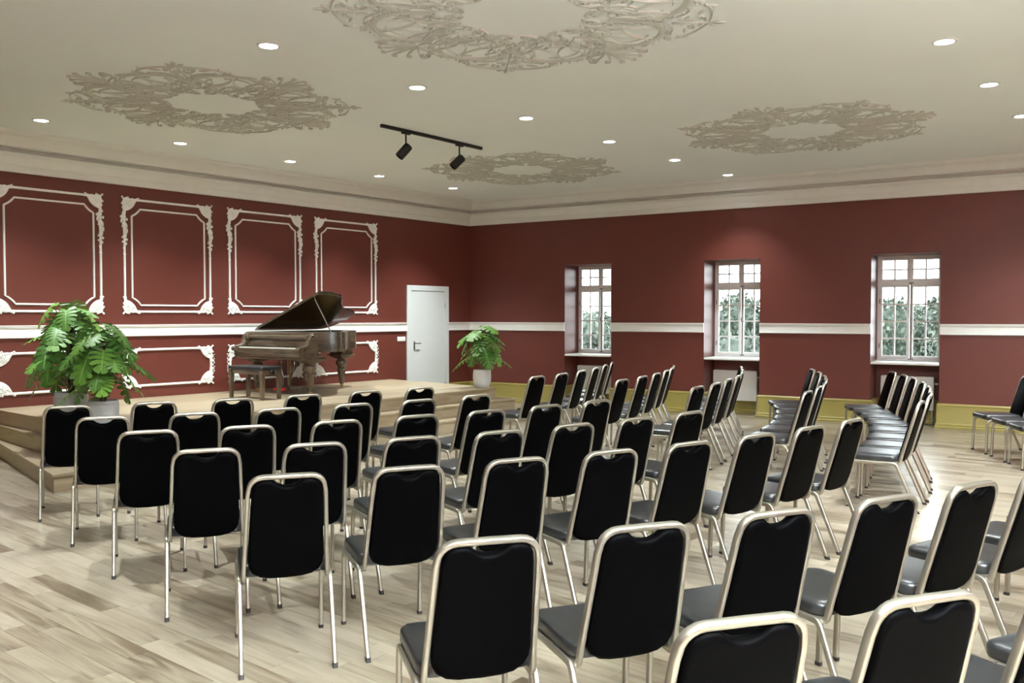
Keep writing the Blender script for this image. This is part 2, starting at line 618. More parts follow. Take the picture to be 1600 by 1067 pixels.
# ------------------------------------------------------------------ windows
def build_window(idx, a, b):
    w = empty('window_%d' % idx, WW(a, 0, 0), W_RZ)
    w['kind'] = 'structure'
    wd = b - a
    y0, y1 = ND + .005, ND + .075        # frame depth
    zb, zt = 0.925, 2.512
    fr = MB()
    t = 0.036
    fr.box(0.002, t, y0, y1, zb, zt).box(wd - t, wd - .002, y0, y1, zb, zt)
    fr.box(t, wd - t, y0, y1, zt - t, zt).box(t, wd - t, y0, y1, zb, zb + .036)
    fr.box(t, wd - t, y0 - .006, y1, 2.068, 2.122)                   # transom
    mid = wd / 2
    fr.box(mid - .020, mid + .020, y0 + .004, y1, 2.12, zt - t)
    fr.build('frame', M['frame_white'], w, bevel=.004)
    for side in (0, 1):
        xa, xb = (t, mid - .004) if side == 0 else (mid + .004, wd - t)
        for nm, za, ze, rows in (('transom_sash', 2.122, zt - t, 2), ('casement', zb + .036, 2.068, 4)):
            st = 0.040
            s = MB()
            yA, yB = y0 - .012, y0 + .03
            s.box(xa, xa + st, yA, yB, za, ze).box(xb - st, xb, yA, yB, za, ze)
            s.box(xa + st, xb - st, yA, yB, za, za + st).box(xa + st, xb - st, yA, yB, ze - st * .8, ze)
            so = s.build(nm, M['frame_white'], w, bevel=.003)
            ga, gb, gc, gd = xa + st, xb - st, za + st, ze - st * .8
            xm = (ga + gb) / 2
            MB().box(xm - .011, xm + .011, yA + .004, yB - .004, gc, gd).build('muntin', M['frame_white'], so, smooth=0)
            for r in range(1, rows):
                z = gc + (gd - gc) * r / rows
                MB().box(ga, gb, yA + .006, yB - .006, z - .011, z + .011).build('muntin', M['frame_white'], so, smooth=0)
            for r in range(rows):
                for c in range(2):
                    p0 = ga if c == 0 else xm + .009
                    p1 = xm - .009 if c == 0 else gb
                    q0 = gc + (gd - gc) * r / rows + (.009 if r else 0)
                    q1 = gc + (gd - gc) * (r + 1) / rows - (.009 if r < rows - 1 else 0)
                    MB().box(p0, p1, yA + .019, yA + .023, q0, q1).build('pane', M['glass'], so, smooth=0)
    rod = MB()
    yr = y0 - .022
    rod.box(mid + .012, mid + .024, yr, yr + .010, zb + .03, 2.10)
    for z in (zb + .03, 2.098):
        rod.box(mid - .016, mid + .052, yr - .006, yr + .010, z - .007, z + .007)
    rod.ball((mid + .018, yr - .016, 1.545), .020, sq=(.7, 1, 1.5))
    rod.box(mid + .010, mid + .026, yr - .014, yr, 1.50, 1.59)
    rod.build('espagnolette', M['iron'], w, bevel=.002)
    hg = MB()
    for z in (1.15, 1.83):
        hg.rod([(t + .002, y0 - .016, z - .035), (t + .002, y0 - .016, z + .035)], .007)
    hg.build('hinges', M['iron'], w)
    sl = MB()
    sl.box(0.003, wd - .003, -.012, ND + .02, .888, .922)
    sl.build('window_sill', M['white'], w, bevel=.010, seg=3)
    # a lead-coloured apron outside the frame is out of sight; close the gap round the frame
    return w


for k, (a, b) in enumerate(NICHE):
    build_window(k + 1, a, b)

# radiators
RAD = ['white panel radiator in the niche below the window nearest the corner',
       'white panel radiator in the niche below the middle window',
       'white panel radiator in the niche below the right-hand window']
for k, (a, b) in enumerate(NICHE):
    off = (.055, .03, .085)[k]
    r = thing('radiator', RAD[k], 'radiator', WW(a + off, 0, 0), W_RZ, 'radiators under the windows')
    wd = .735
    y0, y1 = .375, .455
    MB().box(0, wd, y0, y1, .205, .70).build('front_panel', M['radiator'], r, bevel=.008)
    MB().box(.004, wd - .004, y1, ND - .03, .215, .69).build('rear_panel', M['radiator'], r, bevel=.004)
    g = MB()
    for i in range(24):
        x = .02 + i * (wd - .04) / 23
        g.box(x - .004, x + .004, y0 + .006, ND - .035, .698, .706)
    g.build('top_grille', M['radiator'], r, smooth=0)
    MB().rod([(wd + .002, y0 + .04, .60), (wd + .055, y0 + .04, .60)], [.014, .019], 12).build('valve_knob', M['white'], r)
    MB().rod([(wd - .03, ND - .05, .21), (wd - .03, ND - .05, 0.0)], .010).build('pipe', M['white'], r)
    MB().box(.1, .13, ND - .031, ND - .001, .3, .6).box(wd - .13, wd - .1, ND - .031, ND - .001, .3, .6).build('bracket', M['iron'], r, smooth=0)

# ------------------------------------------------------------------ door and switch
d = empty('door_1', (DOOR[0], CY, 0))
d['kind'] = 'structure'
dw, dh = DOOR[1] - DOOR[0], 2.15
f = MB()
f.box(0, .105, -.03, 0, 0, dh).box(dw - .105, dw, -.03, 0, 0, dh).box(.105, dw - .105, -.03, 0, 2.055, dh)
f.build('door_frame', M['door'], d, bevel=.003)
MB().box(.108, dw - .108, -.024, -.004, .004, 2.044).build('door_leaf', M['door'], d, bevel=.002)
MB().box(.108, dw - .108, -.004, -.001, 2.04, 2.056).build('door_gap_shade', M['under'], d, smooth=0)  # dark strip standing in for the shaded gap above the leaf
h = MB()
h.box(.155, .185, -.034, -.024, 1.00, 1.15)
ho = h.build('handle_plate', M['iron'], d, bevel=.003)
MB().rod([(.170, -.034, 1.115), (.170, -.070, 1.115), (.178, -.078, 1.115), (.285, -.078, 1.115)], .009, 10).build('door_handle', M['iron'], d)
for z in (.3, 1.75):
    MB().rod([(dw - .107, -.034, z), (dw - .107, -.034, z + .09)], .006).build('hinge', M['chrome'], d)

sw = thing('light_switch', 'white double light switch plate on the red wall left of the door', 'switch', (10.59, CY, 1.155))
for i in (0, 1):
    fr = MB().box(i * .098, i * .098 + .092, -.010, 0, 0, .085).build('switch_plate', M['white'], sw, bevel=.003)
    MB().box(i * .098 + .014, i * .098 + .078, -.016, -.009, .012, .073).build('rocker', M['white'], fr, bevel=.003)

# ------------------------------------------------------------------ relief ornament helpers
def ridge(mb, pts, w, h, tf, steep=0.62):
    """raised ribbon along a 2-D polyline; w is one width or a list; tf places (a, b, height) in space"""
    n = len(pts)
    ww = w if isinstance(w, (list, tuple)) else [w] * n
    rings = []
    for i in range(n):
        ax, ay = pts[max(i - 1, 0)]
        bx, by = pts[min(i + 1, n - 1)]
        L_ = math.hypot(bx - ax, by - ay) or 1e-6
        nx_, ny_ = -(by - ay) / L_, (bx - ax) / L_
        x, y = pts[i]
        hw = ww[i] / 2
        hh = h * (0.5 + 0.5 * min(1, ww[i] / max(ww)))
        rings.append([tf(x + nx_ * q * hw, y + ny_ * q * hw, c) for q, c in
                      ((-1, 0), (-.92, hh * .6), (-.45, hh), (.45, hh), (.92, hh * .6), (1, 0))])
    return mb.loft(rings)


def spiral(cx, cy, r, a0, turns, n=14, shrink=0.25):
    out = []
    for i in range(n + 1):
        t = i / n
        rr = r * (1 - (1 - shrink) * t)
        a = rad(a0) + 2 * PI * turns * t
        out.append((cx + rr * math.cos(a), cy + rr * math.sin(a)))
    return out


def bez(p0, p1, p2, p3, n=12):
    o = []
    for i in range(n + 1):
        t = i / n
        s = 1 - t
        o.append(tuple(s ** 3 * p0[k] + 3 * s * s * t * p1[k] + 3 * s * t * t * p2[k] + t ** 3 * p3[k] for k in (0, 1)))
    return o


def taper(n, a, b, c):
    """widths a -> b (middle) -> c for n points"""
    o = []
    for i in range(n):
        t = i / (n - 1)
        o.append(a + (b - a) * t * 2 if t < .5 else b + (c - b) * (t - .5) * 2)
    return o


def petal(mb, x, y, ang, L_, w, h, tf):
    n = 7
    pts = [(x + math.cos(rad(ang)) * L_ * i / (n - 1), y + math.sin(rad(ang)) * L_ * i / (n - 1)) for i in range(n)]
    ridge(mb, pts, [w * max(.12, math.sin(PI * (i + .35) / (n - .2))) for i in range(n)], h, tf)


# ------------------------------------------------------------------ white mouldings on the stage wall
def wall_tf(a, b, c):
    return (a, -c, b)


def bar(mb, p, q, w, h=.018):
    ridge(mb, [p, q], w, h, wall_tf)


# corner ornament: the corner at (0, 0), growing to +a and +b
mb = MB()
poly = [(-.030, -.030), (.0, -.014), (.030, -.030), (.055, -.020), (.080, -.010), (.110, -.020), (.140, -.012), (.175, -.024),
        (.205, -.020), (.222, -.002), (.205, .016), (.165, .018), (.152, .045), (.130, .085), (.098, .118), (.060, .143),
        (.020, .156), (.018, .200), (.004, .214), (-.016, .204), (-.024, .172), (-.012, .140), (-.030, .112), (-.018, .080),
        (-.032, .048), (-.014, .012)]
mb.loft([[wall_tf(a, b, 0) for a, b in poly], [wall_tf(a, b, .010) for a, b in poly],
         [wall_tf(.03 + (a - .03) * .95, .04 + (b - .04) * .95, .015) for a, b in poly]])
tfw = lambda a, b, c: wall_tf(a, b, c + .012)
ridge(mb, spiral(.028, .052, .034, 250, 1.3, 16), .013, .012, tfw)
ridge(mb, spiral(.075, .018, .024, 120, -1.1, 12), .011, .010, tfw)
for a1 in (20, 38, 56, 74):
    ridge(mb, [(.045 + math.cos(rad(a1)) * r_, .035 + math.sin(rad(a1)) * r_) for r_ in (.03, .06, .085)], [.012, .018, .008], .010, tfw)
for c_ in ((-.026, -.026), (.19, -.02), (-.02, .19), (.05, -.022), (-.028, .06)):
    mb.ball((c_[0], -.012, c_[1]), .015, 7, 4)
CORNER = mb.mesh('corner_ornament', M['white'])

# hanging garland: leaves and buds down one bar
random.seed(3)
mb = MB()
for i in range(44):
    t = i / 43
    wd = .040 * (1 - t) ** .6 + .010
    a = random.uniform(-wd, wd)
    z = -.02 - .50 * t + random.uniform(-.012, .012)
    r_ = random.uniform(.011, .018) * (1.15 - .45 * t)
    mb.ball((a, -.010, z), r_, 6, 4, (1, .9, 1.25))
GARLAND = mb.mesh('garland', M['white'])
# little scrolls that edge the short sides of the lower panels
mb = MB()
for i in range(5):
    z = .0 + i * .058
    ridge(mb, spiral(.012, z, .017, 90 + 180 * (i % 2), 1.0, 10), .010, .012, wall_tf)
    mb.ball((.030, -.008, z + .025), .010, 6, 4)
EDGE = mb.mesh('edge_scrolls', M['white'])

PN = ['leftmost', 'second from the left', 'third from the left', 'fourth from the left, nearest the door']
for k in range(4):
    x0 = 4.142 + 1.5655 * k
    wd = 1.250
    # upper panel
    z0, z1 = 1.660, 3.142
    p = thing('panel_moulding', 'tall white ornamental wall moulding with double frame, %s above the rail' % PN[k], 'moulding',
              (x0, CY, 0), 0, 'tall mouldings on the stage wall')
    mb = MB()
    bar(mb, (0, z0), (0, z1), .030); bar(mb, (wd, z0), (wd, z1), .030)
    bar(mb, (0, z0), (wd, z0), .030); bar(mb, (0, z1), (wd, z1), .030)
    mb.build('outer_frame', M['white'], p)
    i0, i1, j0, j1 = .102, wd - .088, 1.746, 3.022
    ca, cb, sag = .115, .098, .010
    def cut(px, pz, qx, qz, bx, bz):
        return bez((px, pz), (px + (qx - px) * .33 + bx, pz + (qz - pz) * .33 + bz),
                   (px + (qx - px) * .67 + bx, pz + (qz - pz) * .67 + bz), (qx, qz), 6)
    loop = (cut(i0, j1 - cb, i0 + ca, j1, sag, -sag) + cut(i1 - ca, j1, i1, j1 - cb, -sag, -sag) +
            cut(i1, j0 + cb, i1 - ca, j0, -sag, sag) + cut(i0 + ca, j0, i0, j0 + cb, sag, sag))
    loop.append(loop[0]); loop.append(loop[1])
    mb = MB()
    ridge(mb, loop, .024, .016, wall_tf)
    mb.build('inner_frame', M['white'], p)
    for sx, xx in ((1, 0), (-1, wd)):
        for sz, zz in ((1, z0), (-1, z1)):
            put('corner_ornament', CORNER, p, (xx, 0, zz), (0, 0, 0), (sx, 1, sz))
    for xx in (0, wd):
        put('garland', GARLAND, p, (xx, 0, z1 - .20))
    # lower panel
    z0, z1 = .668, 1.150
    p = thing('panel_moulding', 'low wide white ornamental wall moulding, %s below the rail' % PN[k], 'moulding',
              (x0, CY, 0), 0, 'low mouldings on the stage wall')
    mb = MB()
    bar(mb, (0, z0), (0, z1), .030); bar(mb, (wd, z0), (wd, z1), .030)
    bar(mb, (0, z0), (wd, z0), .032); bar(mb, (0, z1), (wd, z1), .032)
    mb.build('outer_frame', M['white'], p)
    for sx, xx in ((1, 0), (-1, wd)):
        for sz, zz in ((1, z0), (-1, z1)):
            put('corner_ornament', CORNER, p, (xx, 0, zz), (0, 0, 0), (sx, 1, sz))
        put('edge_scrolls', EDGE, p, (xx - .02 * sx, 0, z0 + .125), (0, 0, 0), (-sx, 1, 1))

# ------------------------------------------------------------------ ceiling rosettes
RR = 1.46


def ros_tf(a, b, c):
    return (a * RR, b * RR, -c)


def rr_(mb, pts, w, h, tf):
    """thin stucco line with steep sides"""
    ridge(mb, pts, [q * .40 for q in w] if isinstance(w, (list, tuple)) else w * .40, h, tf)


def pp_(mb, x, y, ang, L_, w, h, tf):
    petal(mb, x, y, ang, L_, w * .48, h * .8, tf)


def mirrored(fn):
    mb = MB()
    for s in (1, -1):
        fn(mb, lambda a, b, c, s=s: ros_tf(a, b * s, c))
    return mb


def S(mb, pts, w0, w1, w2, h, tf):
    rr_(mb, pts, taper(len(pts), w0, w1, w2), h, tf)


HR = .016


def ring_part(mb, tf):
    cx, cy = .575 * math.cos(rad(22.5)), .575 * math.sin(rad(22.5))
    # thick crescent on the outer side of a large ring, thin on the inner side
    pts = arc(cx, cy, .215, -160, 130, 30)
    rr_(mb, pts, [(.014 + .052 * max(0, math.sin(PI * i / 30)) ** 1.5) * RR for i in range(31)], HR, tf)
    rr_(mb, arc(cx, cy, .150, 0, 330, 24), taper(25, .012, .016, .008), HR * .8, tf)
    rr_(mb, arc(cx + .02, cy - .02, .205, 60, 250, 18), .014, HR * .6, tf)
    for a0 in (-60, -20, 20, 60):      # beads along the crescent
        for da in (0, 12, 24):
            a = rad(a0 + da)
            x, y = cx + .246 * math.cos(a), cy + .246 * math.sin(a)
            q = tf(x, y, .012)
            mb.ball(q, .011, 6, 4)


def inner_part(mb, tf):
    # scrolls round the empty middle
    S(mb, bez((.300, .015), (.285, .09), (.36, .13), (.42, .105), 12), .03, .055, .02, HR, tf)
    rr_(mb, spiral(.425, .070, .036, 90, -1.2, 14), taper(15, .024, .020, .012), HR, tf)
    rr_(mb, spiral(.335, .045, .028, 180, 1.2, 12), .016, HR, tf)
    S(mb, bez((.30, .13), (.36, .20), (.46, .22), (.52, .17), 14), .014, .026, .012, HR, tf)
    rr_(mb, spiral(.345, .165, .030, 200, -1.1, 12), .016, HR, tf)
    S(mb, bez((.42, .30), (.50, .24), (.62, .24), (.70, .31), 14), .012, .022, .012, HR, tf)
    S(mb, bez((.33, .10), (.45, .16), (.60, .10), (.68, .02), 14), .012, .020, .010, HR, tf)
    pp_(mb, .33, .02, 35, .09, .045, HR, tf)
    pp_(mb, .46, .16, -30, .10, .040, HR, tf)
    pp_(mb, .38, .235, 60, .09, .040, HR, tf)
    S(mb, bez((.46, .04), (.52, .13), (.62, .15), (.71, .11), 12), .010, .018, .010, HR, tf)


def spray_part(mb, tf):
    # flower and tip on the axis, with vines that arch back to both sides
    for k in range(3):
        pp_(mb, .800, .012, 20 + 62 * k, .060, .050, HR, tf)
    pp_(mb, .93, .0, 0, .085, .060, HR, tf)
    pp_(mb, .935, .008, 48, .060, .040, HR, tf)
    pp_(mb, .905, .012, 100, .055, .040, HR, tf)
    S(mb, bez((.930, .012), (.915, .10), (.90, .20), (.830, .255), 16), .012, .014, .012, HR, tf)
    rr_(mb, spiral(.800, .262, .028, 60, 1.1, 12), .016, HR, tf)
    S(mb, bez((.70, .02), (.76, .06), (.80, .12), (.78, .19), 12), .012, .018, .010, HR, tf)
    rr_(mb, spiral(.765, .185, .026, 0, 1.2, 12), .016, HR, tf)
    rr_(mb, spiral(.86, .075, .026, -90, 1.1, 12), .015, HR, tf)
    pp_(mb, .84, .11, 75, .07, .035, HR, tf)
    pp_(mb, .83, .225, 10, .065, .035, HR, tf)
    S(mb, bez((.74, .0), (.82, .0), (.88, .0), (.93, .0), 6), .014, .018, .014, HR, tf)
    pp_(mb, .71, .05, 150, .06, .035, HR, tf)


def fan_part(mb, tf):
    # acanthus fan: five curling fingers
    for a, L_ in ((4, .215), (26, .190), (50, .155), (76, .115)):
        ca, sa = math.cos(rad(a)), math.sin(rad(a))
        p0 = (.745, .012)
        p3 = (.745 + L_ * ca, .012 + L_ * sa)
        S(mb, bez(p0, (p0[0] + L_ * .4 * ca, p0[1] + L_ * .4 * sa - .01), (p3[0] - .03 * ca, p3[1] - .05 * sa), p3, 10), .030, .034, .014, HR, tf)
        rr_(mb, spiral(p3[0] - .012 * sa, p3[1] + .016 * ca, .020, a - 90, 1.0, 10), .014, HR, tf)
    S(mb, bez((.72, .03), (.74, .12), (.80, .18), (.85, .19), 12), .012, .020, .012, HR, tf)
    rr_(mb, spiral(.855, .165, .026, 90, -1.2, 12), .016, HR, tf)
    pp_(mb, .79, .19, 110, .075, .042, HR, tf)
    pp_(mb, .80, .15, 25, .07, .040, HR, tf)
    rr_(mb, spiral(.715, .090, .030, 200, 1.2, 12), .016, HR, tf)
    pp_(mb, .65, .02, 40, .10, .045, HR, tf)


def dart_part(mb, tf):
    pp_(mb, .62, .0, 0, .11, .050, HR, tf)
    pp_(mb, .50, .012, 18, .10, .036, HR, tf)
    rr_(mb, spiral(.585, .038, .030, 180, -1.2, 12), .016, HR, tf)
    S(mb, bez((.43, .0), (.46, .05), (.53, .05), (.60, .01), 10), .012, .02, .012, HR, tf)


ROS = {'ring_scroll': mirrored(ring_part).mesh('ring_scroll', M['rosette']),
       'inner_scroll': mirrored(inner_part).mesh('inner_scroll', M['rosette']),
       'flower_spray': mirrored(spray_part).mesh('flower_spray', M['rosette']),
       'acanthus_fan': mirrored(fan_part).mesh('acanthus_fan', M['rosette']),
       'dart_leaf': mirrored(dart_part).mesh('dart_leaf', M['rosette'])}
RL = ['round plaster scrollwork rosette on the ceiling near the left wall, above the potted plants',
      'large nearest plaster ceiling rosette, cut by the top edge of the picture',
      'plaster scrollwork ceiling rosette on the right, toward the windows',
      'farthest plaster scrollwork ceiling rosette, just behind the black track spotlights']
for lab, (rx, ry) in zip(RL, ((5.0, 8.01), (4.945, 3.945), (10.05, 3.88), (10.115, 8.095))):
    r = thing('ceiling_rosette', lab, 'rosette', (rx, ry, ZC), 0, 'ceiling rosettes')
    for k in range(4):
        for nm, a in (('ring_scroll', 45), ('inner_scroll', 45), ('inner_scroll', 0), ('flower_spray', 45), ('acanthus_fan', 0), ('dart_leaf', 45), ('dart_leaf', 0)):
            put(nm, ROS[nm], r, (0, 0, 0), (0, 0, rad(a + 90 * k)))

# ------------------------------------------------------------------ recessed downlights
ring_me = MB().lathe([(.070, -.001), (.070, -.007), (.074, -.010), (.092, -.006), (.096, -.001)], n=32).mesh('trim_ring', M['ring'])
lens_me = MB().lathe([(.001, -.0045), (.070, -.0045), (.070, -.001), (.001, -.001)], n=32).mesh('lens', M['lens'])
lamp_data = bpy.data.lights.new('downlight_lamp', 'SPOT')
lamp_data.energy = LAMP_POWER
lamp_data.color = LAMP_COLOR
lamp_data.spot_size = rad(LAMP_CONE)
lamp_data.spot_blend = LAMP_BLEND
lamp_data.shadow_soft_size = 0.05
dim_data = lamp_data.copy()          # the lamps close to the window wall are dimmed
dim_data.energy = LAMP_POWER * .55
ROWS = {2: ('row nearest the stage wall', 0, 4), 1: ('middle row', 0, 5), 0: ('row nearest the camera', 2, 4)}
for j in (-1, 0, 1, 2):
    for i in range(-1, 6):
        x, y = 4.205 + 1.6457 * i, 1.7713 + 4.177 * j
        if (j == 2 and i > 4) or i < (3, 1, -1, 0)[j + 1]:
            continue
        if j in ROWS and ROWS[j][1] <= i <= ROWS[j][2]:
            lab = 'recessed round ceiling downlight, %s from the left in the %s' % (ORD[i - ROWS[j][1] + 1], ROWS[j][0])
            g = 'ceiling downlights'
        else:
            lab, g = 'recessed ceiling downlight out of view, %s from the left in the %s' % (ORD[i + 2], ('rear row', 'row on the right', 'middle row', '')[j + 1]), 'downlights outside the view'
        t = thing('downlight', lab, 'lamp', (x, y, ZC), 0, g)
        put('trim_ring', ring_me, t)
        put('lens', lens_me, t)
        lo = bpy.data.objects.new('lamp', dim_data if i == 5 and j == 1 else lamp_data)
        COL.objects.link(lo)
        lo.parent = t
        lo.location = (0, 0, -.02)

# ------------------------------------------------------------------ black track lights
def track(label, xa, ya, xb, yb, xs, aim):
    t = thing('track_light', label, 'spotlight', (xa, ya, ZC), math.atan2(yb - ya, xb - xa), 'black track lights')
    L_ = math.hypot(xb - xa, yb - ya)
    rail = MB().box(0, L_, -.018, .018, -.036, -.0005).build('rail', M['black'], t, bevel=.002)
    MB().box(.004, L_ - .004, -.006, .006, -.0375, -.0355).build('rail_slot', M['under'], rail, smooth=0)
    MB().box(xs - .06, xs + .06, -.016, .016, -.056, -.0365).build('adapter', M['black'], t, bevel=.002)
    MB().rod([(xs, 0, -.055), (xs, 0, -.215)], .010, 10).build('stem', M['black'], t)
    q = Vector(aim).normalized().to_track_quat('Z', 'Y')
    tf = lambda x, y, z: tuple(Vector((xs, 0, -.225)) + q @ Vector((x, y, z)))
    hd = MB().lathe([(.001, -.055), (.046, -.055), (.052, -.049), (.052, .118), (.049, .124), (.044, .124), (.043, .095), (.001, .094)], n=28, tf=tf)
    ho = hd.build('spotlight_head', M['black'], t)
    MB().lathe([(.001, .0945), (.042, .0945), (.042, .0965), (.001, .0965)], n=20, tf=tf).build('reflector', M['iron'], ho)


track('black track light on the ceiling, left of the pair, with a tilted cylindrical spot', 6.702, 7.390, 7.480, 7.388, .38, (-.55, .35, -.76))
track('black track light on the ceiling, right of the pair, with a tilted cylindrical spot', 7.500, 7.388, 8.425, 7.410, .50, (-.62, .35, -.70))

# ------------------------------------------------------------------ stage with three fan-shaped steps
SZ = 0.505
YB = CY - .002
stage = thing('stage', 'low oak plank stage with three steps carrying the grand piano', 'stage', (0, 0, 0))
LV = [  # front-left, front-right, back-right, back-left
    [(3.455, 8.195), (10.770, 8.300), (10.480, YB), (4.060, YB)],
    [(3.820, 8.355), (10.490, 8.510), (10.455, YB), (4.072, YB)],
    [(4.045, 8.585), (10.220, 8.690), (10.430, YB), (4.085, YB)]]
H = SZ / 3
TK = .030


def inset(poly, d):
    """pull the front, left and right edges in by d (back edge stays on the wall)"""
    (ax, ay), (bx, by), (cx_, cy_), (dx, dy) = poly
    return [(ax + d, ay + d), (bx - d, by + d), (cx_ - d, cy_), (dx + d, dy)]


for k in range(3):
    q = inset(LV[k], .016)
    z0, z1 = (k * H if k == 0 else k * H), (k + 1) * H - TK
    # risers: front in lengths, two sides
    (ax, ay), (bx, by), (cx_, cy_), (dx, dy) = q
    n = 4
    for i in range(n):
        t0, t1 = i / n, (i + 1) / n
        p0 = (ax + (bx - ax) * t0 + .0006, ay + (by - ay) * t0)
        p1 = (ax + (bx - ax) * t1 - .0006, ay + (by - ay) * t1)
        MB().prism([p0, p1, (p1[0], p1[1] + .02), (p0[0], p0[1] + .02)], z0, z1).build('front_riser', M['stage'], stage, smooth=0)
    for nm, (p, r_), s in (('side_riser', ((ax, ay + .0205), (dx, dy)), 1), ('side_riser', ((bx, by + .0205), (cx_, cy_)), -1)):
        MB().prism([p, (p[0] + .02 * s, p[1]), (r_[0] + .02 * s, r_[1]), r_], z0, z1).build(nm, M['stage_side'], stage, smooth=0)


def lerp(p, q, t):
    return (p[0] + (q[0] - p[0]) * t, p[1] + (q[1] - p[1]) * t)


for k in (0, 1):                                   # treads of the two lower steps
    o_, i_ = LV[k], inset(LV[k + 1], -.004)
    n = 4
    for c in range(n):
        a0, a1 = lerp(o_[0], o_[1], c / n), lerp(o_[0], o_[1], (c + 1) / n)
        b0, b1 = lerp((i_[0][0], i_[0][1] + .04), (i_[1][0], i_[1][1] + .04), c / n), lerp((i_[0][0], i_[0][1] + .04), (i_[1][0], i_[1][1] + .04), (c + 1) / n)
        MB().prism([(a0[0] + .0006, a0[1]), (a1[0] - .0006, a1[1]), (b1[0] - .0006, b1[1]), (b0[0] + .0006, b0[1])], (k + 1) * H - TK, (k + 1) * H).build('tread', M['stage'], stage, smooth=0, bevel=.004)
    for s, (of, ob, nf, nb) in ((1, (o_[0], o_[3], i_[0], i_[3])), (-1, (o_[1], o_[2], i_[1], i_[2]))):
        nf2 = (nf[0] + .03 * s, nf[1] + .0405)
        nb2 = (nb[0] + .03 * s, nb[1])
        MB().prism([(of[0] + (nf2[0] - of[0]) * .0, of[1] + .0006), nf2, nb2, ob] if False else [(of[0], of[1] + .001), (nf2[0], nf2[1] + .001), nb2, ob], (k + 1) * H - TK, (k + 1) * H).build('side_tread', M['stage_side'], stage, smooth=0, bevel=.003)

# boards of the platform
random.seed(12)
P3 = LV[2]
yb = 8.555
bw = .205
while yb < YB:
    ya, ye = yb, min(yb + bw, YB)
    def xl(y):
        t = (y - P3[0][1]) / (P3[3][1] - P3[0][1])
        return P3[0][0] + (P3[3][0] - P3[0][0]) * t
    def xr(y):
        t = (y - P3[1][1]) / (P3[2][1] - P3[1][1])
        return P3[1][0] + (P3[2][0] - P3[1][0]) * t
    def yf(x):
        t = (x - P3[0][0]) / (P3[1][0] - P3[0][0])
        return P3[0][1] + (P3[1][1] - P3[0][1]) * t
    cuts = [xl(ya)]
    x = cuts[0] + random.uniform(.6, 2.0)
    while x < xr(ya) - .5:
        cuts.append(x)
        x += random.uniform(1.2, 2.2)
    cuts.append(xr(ya))
    for c in range(len(cuts) - 1):
        a, b = cuts[c], cuts[c + 1]
        a2 = xl(ye) if c == 0 else a
        b2 = xr(ye) if c == len(cuts) - 2 else b
        pa, pb = max(ya, yf(a)) + .0005, max(ya, yf(b)) + .0005
        if ye - max(pa, pb) < .01:
            continue
        MB().prism([(a + .0005, pa), (b - .0005, pb), (b2 - .0005, ye - .0005), (a2 + .0005, ye - .0005)], SZ - TK, SZ).build('platform_board', M['stage'], stage, smooth=0)
    yb += bw
MB().prism([(4.12, 8.68), (10.12, 8.78), (10.36, YB - .02), (4.14, YB - .02)], 0.002, SZ - TK - .002).build('platform_core', M['under'], stage, smooth=0)

# ------------------------------------------------------------------ grand piano
PX, PY, PRZ = 7.197, 10.285, rad(6.9)
PW, PL = 1.35, 1.90
hw = PW / 2
pn = thing('grand_piano', 'brown rosewood grand piano with raised lid standing on the stage', 'piano', (PX, PY, SZ), PRZ)
# local frame: x into the piano, y toward the wall (bass side), z up from the stage
U0 = .30


def catmull(P, n=6):
    o = []
    for i in range(len(P) - 1):
        p0, p1, p2, p3 = P[max(i - 1, 0)], P[i], P[i + 1], P[min(i + 2, len(P) - 1)]
        for k in range(n):
            t = k / n
            o.append(tuple(.5 * ((2 * p1[c]) + (-p0[c] + p2[c]) * t + (2 * p0[c] - 5 * p1[c] + 4 * p2[c] - p3[c]) * t * t +
                                 (-p0[c] + 3 * p1[c] - 3 * p2[c] + p3[c]) * t ** 3) for c in (0, 1)))
    o.append(P[-1])
    return o


curve = catmull([(1.60, hw), (1.76, hw - .03), (1.86, hw - .14), (1.895, .36), (1.89, .16), (1.84, .035), (1.74, -.035), (1.58, -.085),
                 (1.40, -.17), (1.22, -.31), (1.06, -.47), (.93, -.60), (.80, -hw + .02), (.68, -hw)], 5)
outline = [(U0, hw)] + curve + [(U0, -hw)]


def offset(poly, d):
    n = len(poly)
    o = []
    for i in range(n):
        ax, ay = poly[i - 1]
        bx, by = poly[(i + 1) % n]
        L_ = math.hypot(bx - ax, by - ay)
        o.append((poly[i][0] + (by - ay) / L_ * d, poly[i][1] - (bx - ax) / L_ * d))
    return o


def rim_loft(path, d, z0, z1):
    """open wall that follows the path, d thick towards the inside"""
    rings = []
    n = len(path)
    for i in range(n):
        ax, ay = path[max(i - 1, 0)]
        bx, by = path[min(i + 1, n - 1)]
        L_ = math.hypot(bx - ax, by - ay)
        nx_, ny_ = (by - ay) / L_, -(bx - ax) / L_
        x, y = path[i]
        q = (x + nx_ * -d * -1, y + ny_ * -d * -1)
        rings.append([(x, y, z0), (x, y, z1), (q[0], q[1], z1), (q[0], q[1], z0)])
    return MB().loft(rings)


ZT, ZB = .875, .595
rim_loft(outline, .045, ZB, ZT).build('rim', M['piano_x'], pn, bevel=.005)
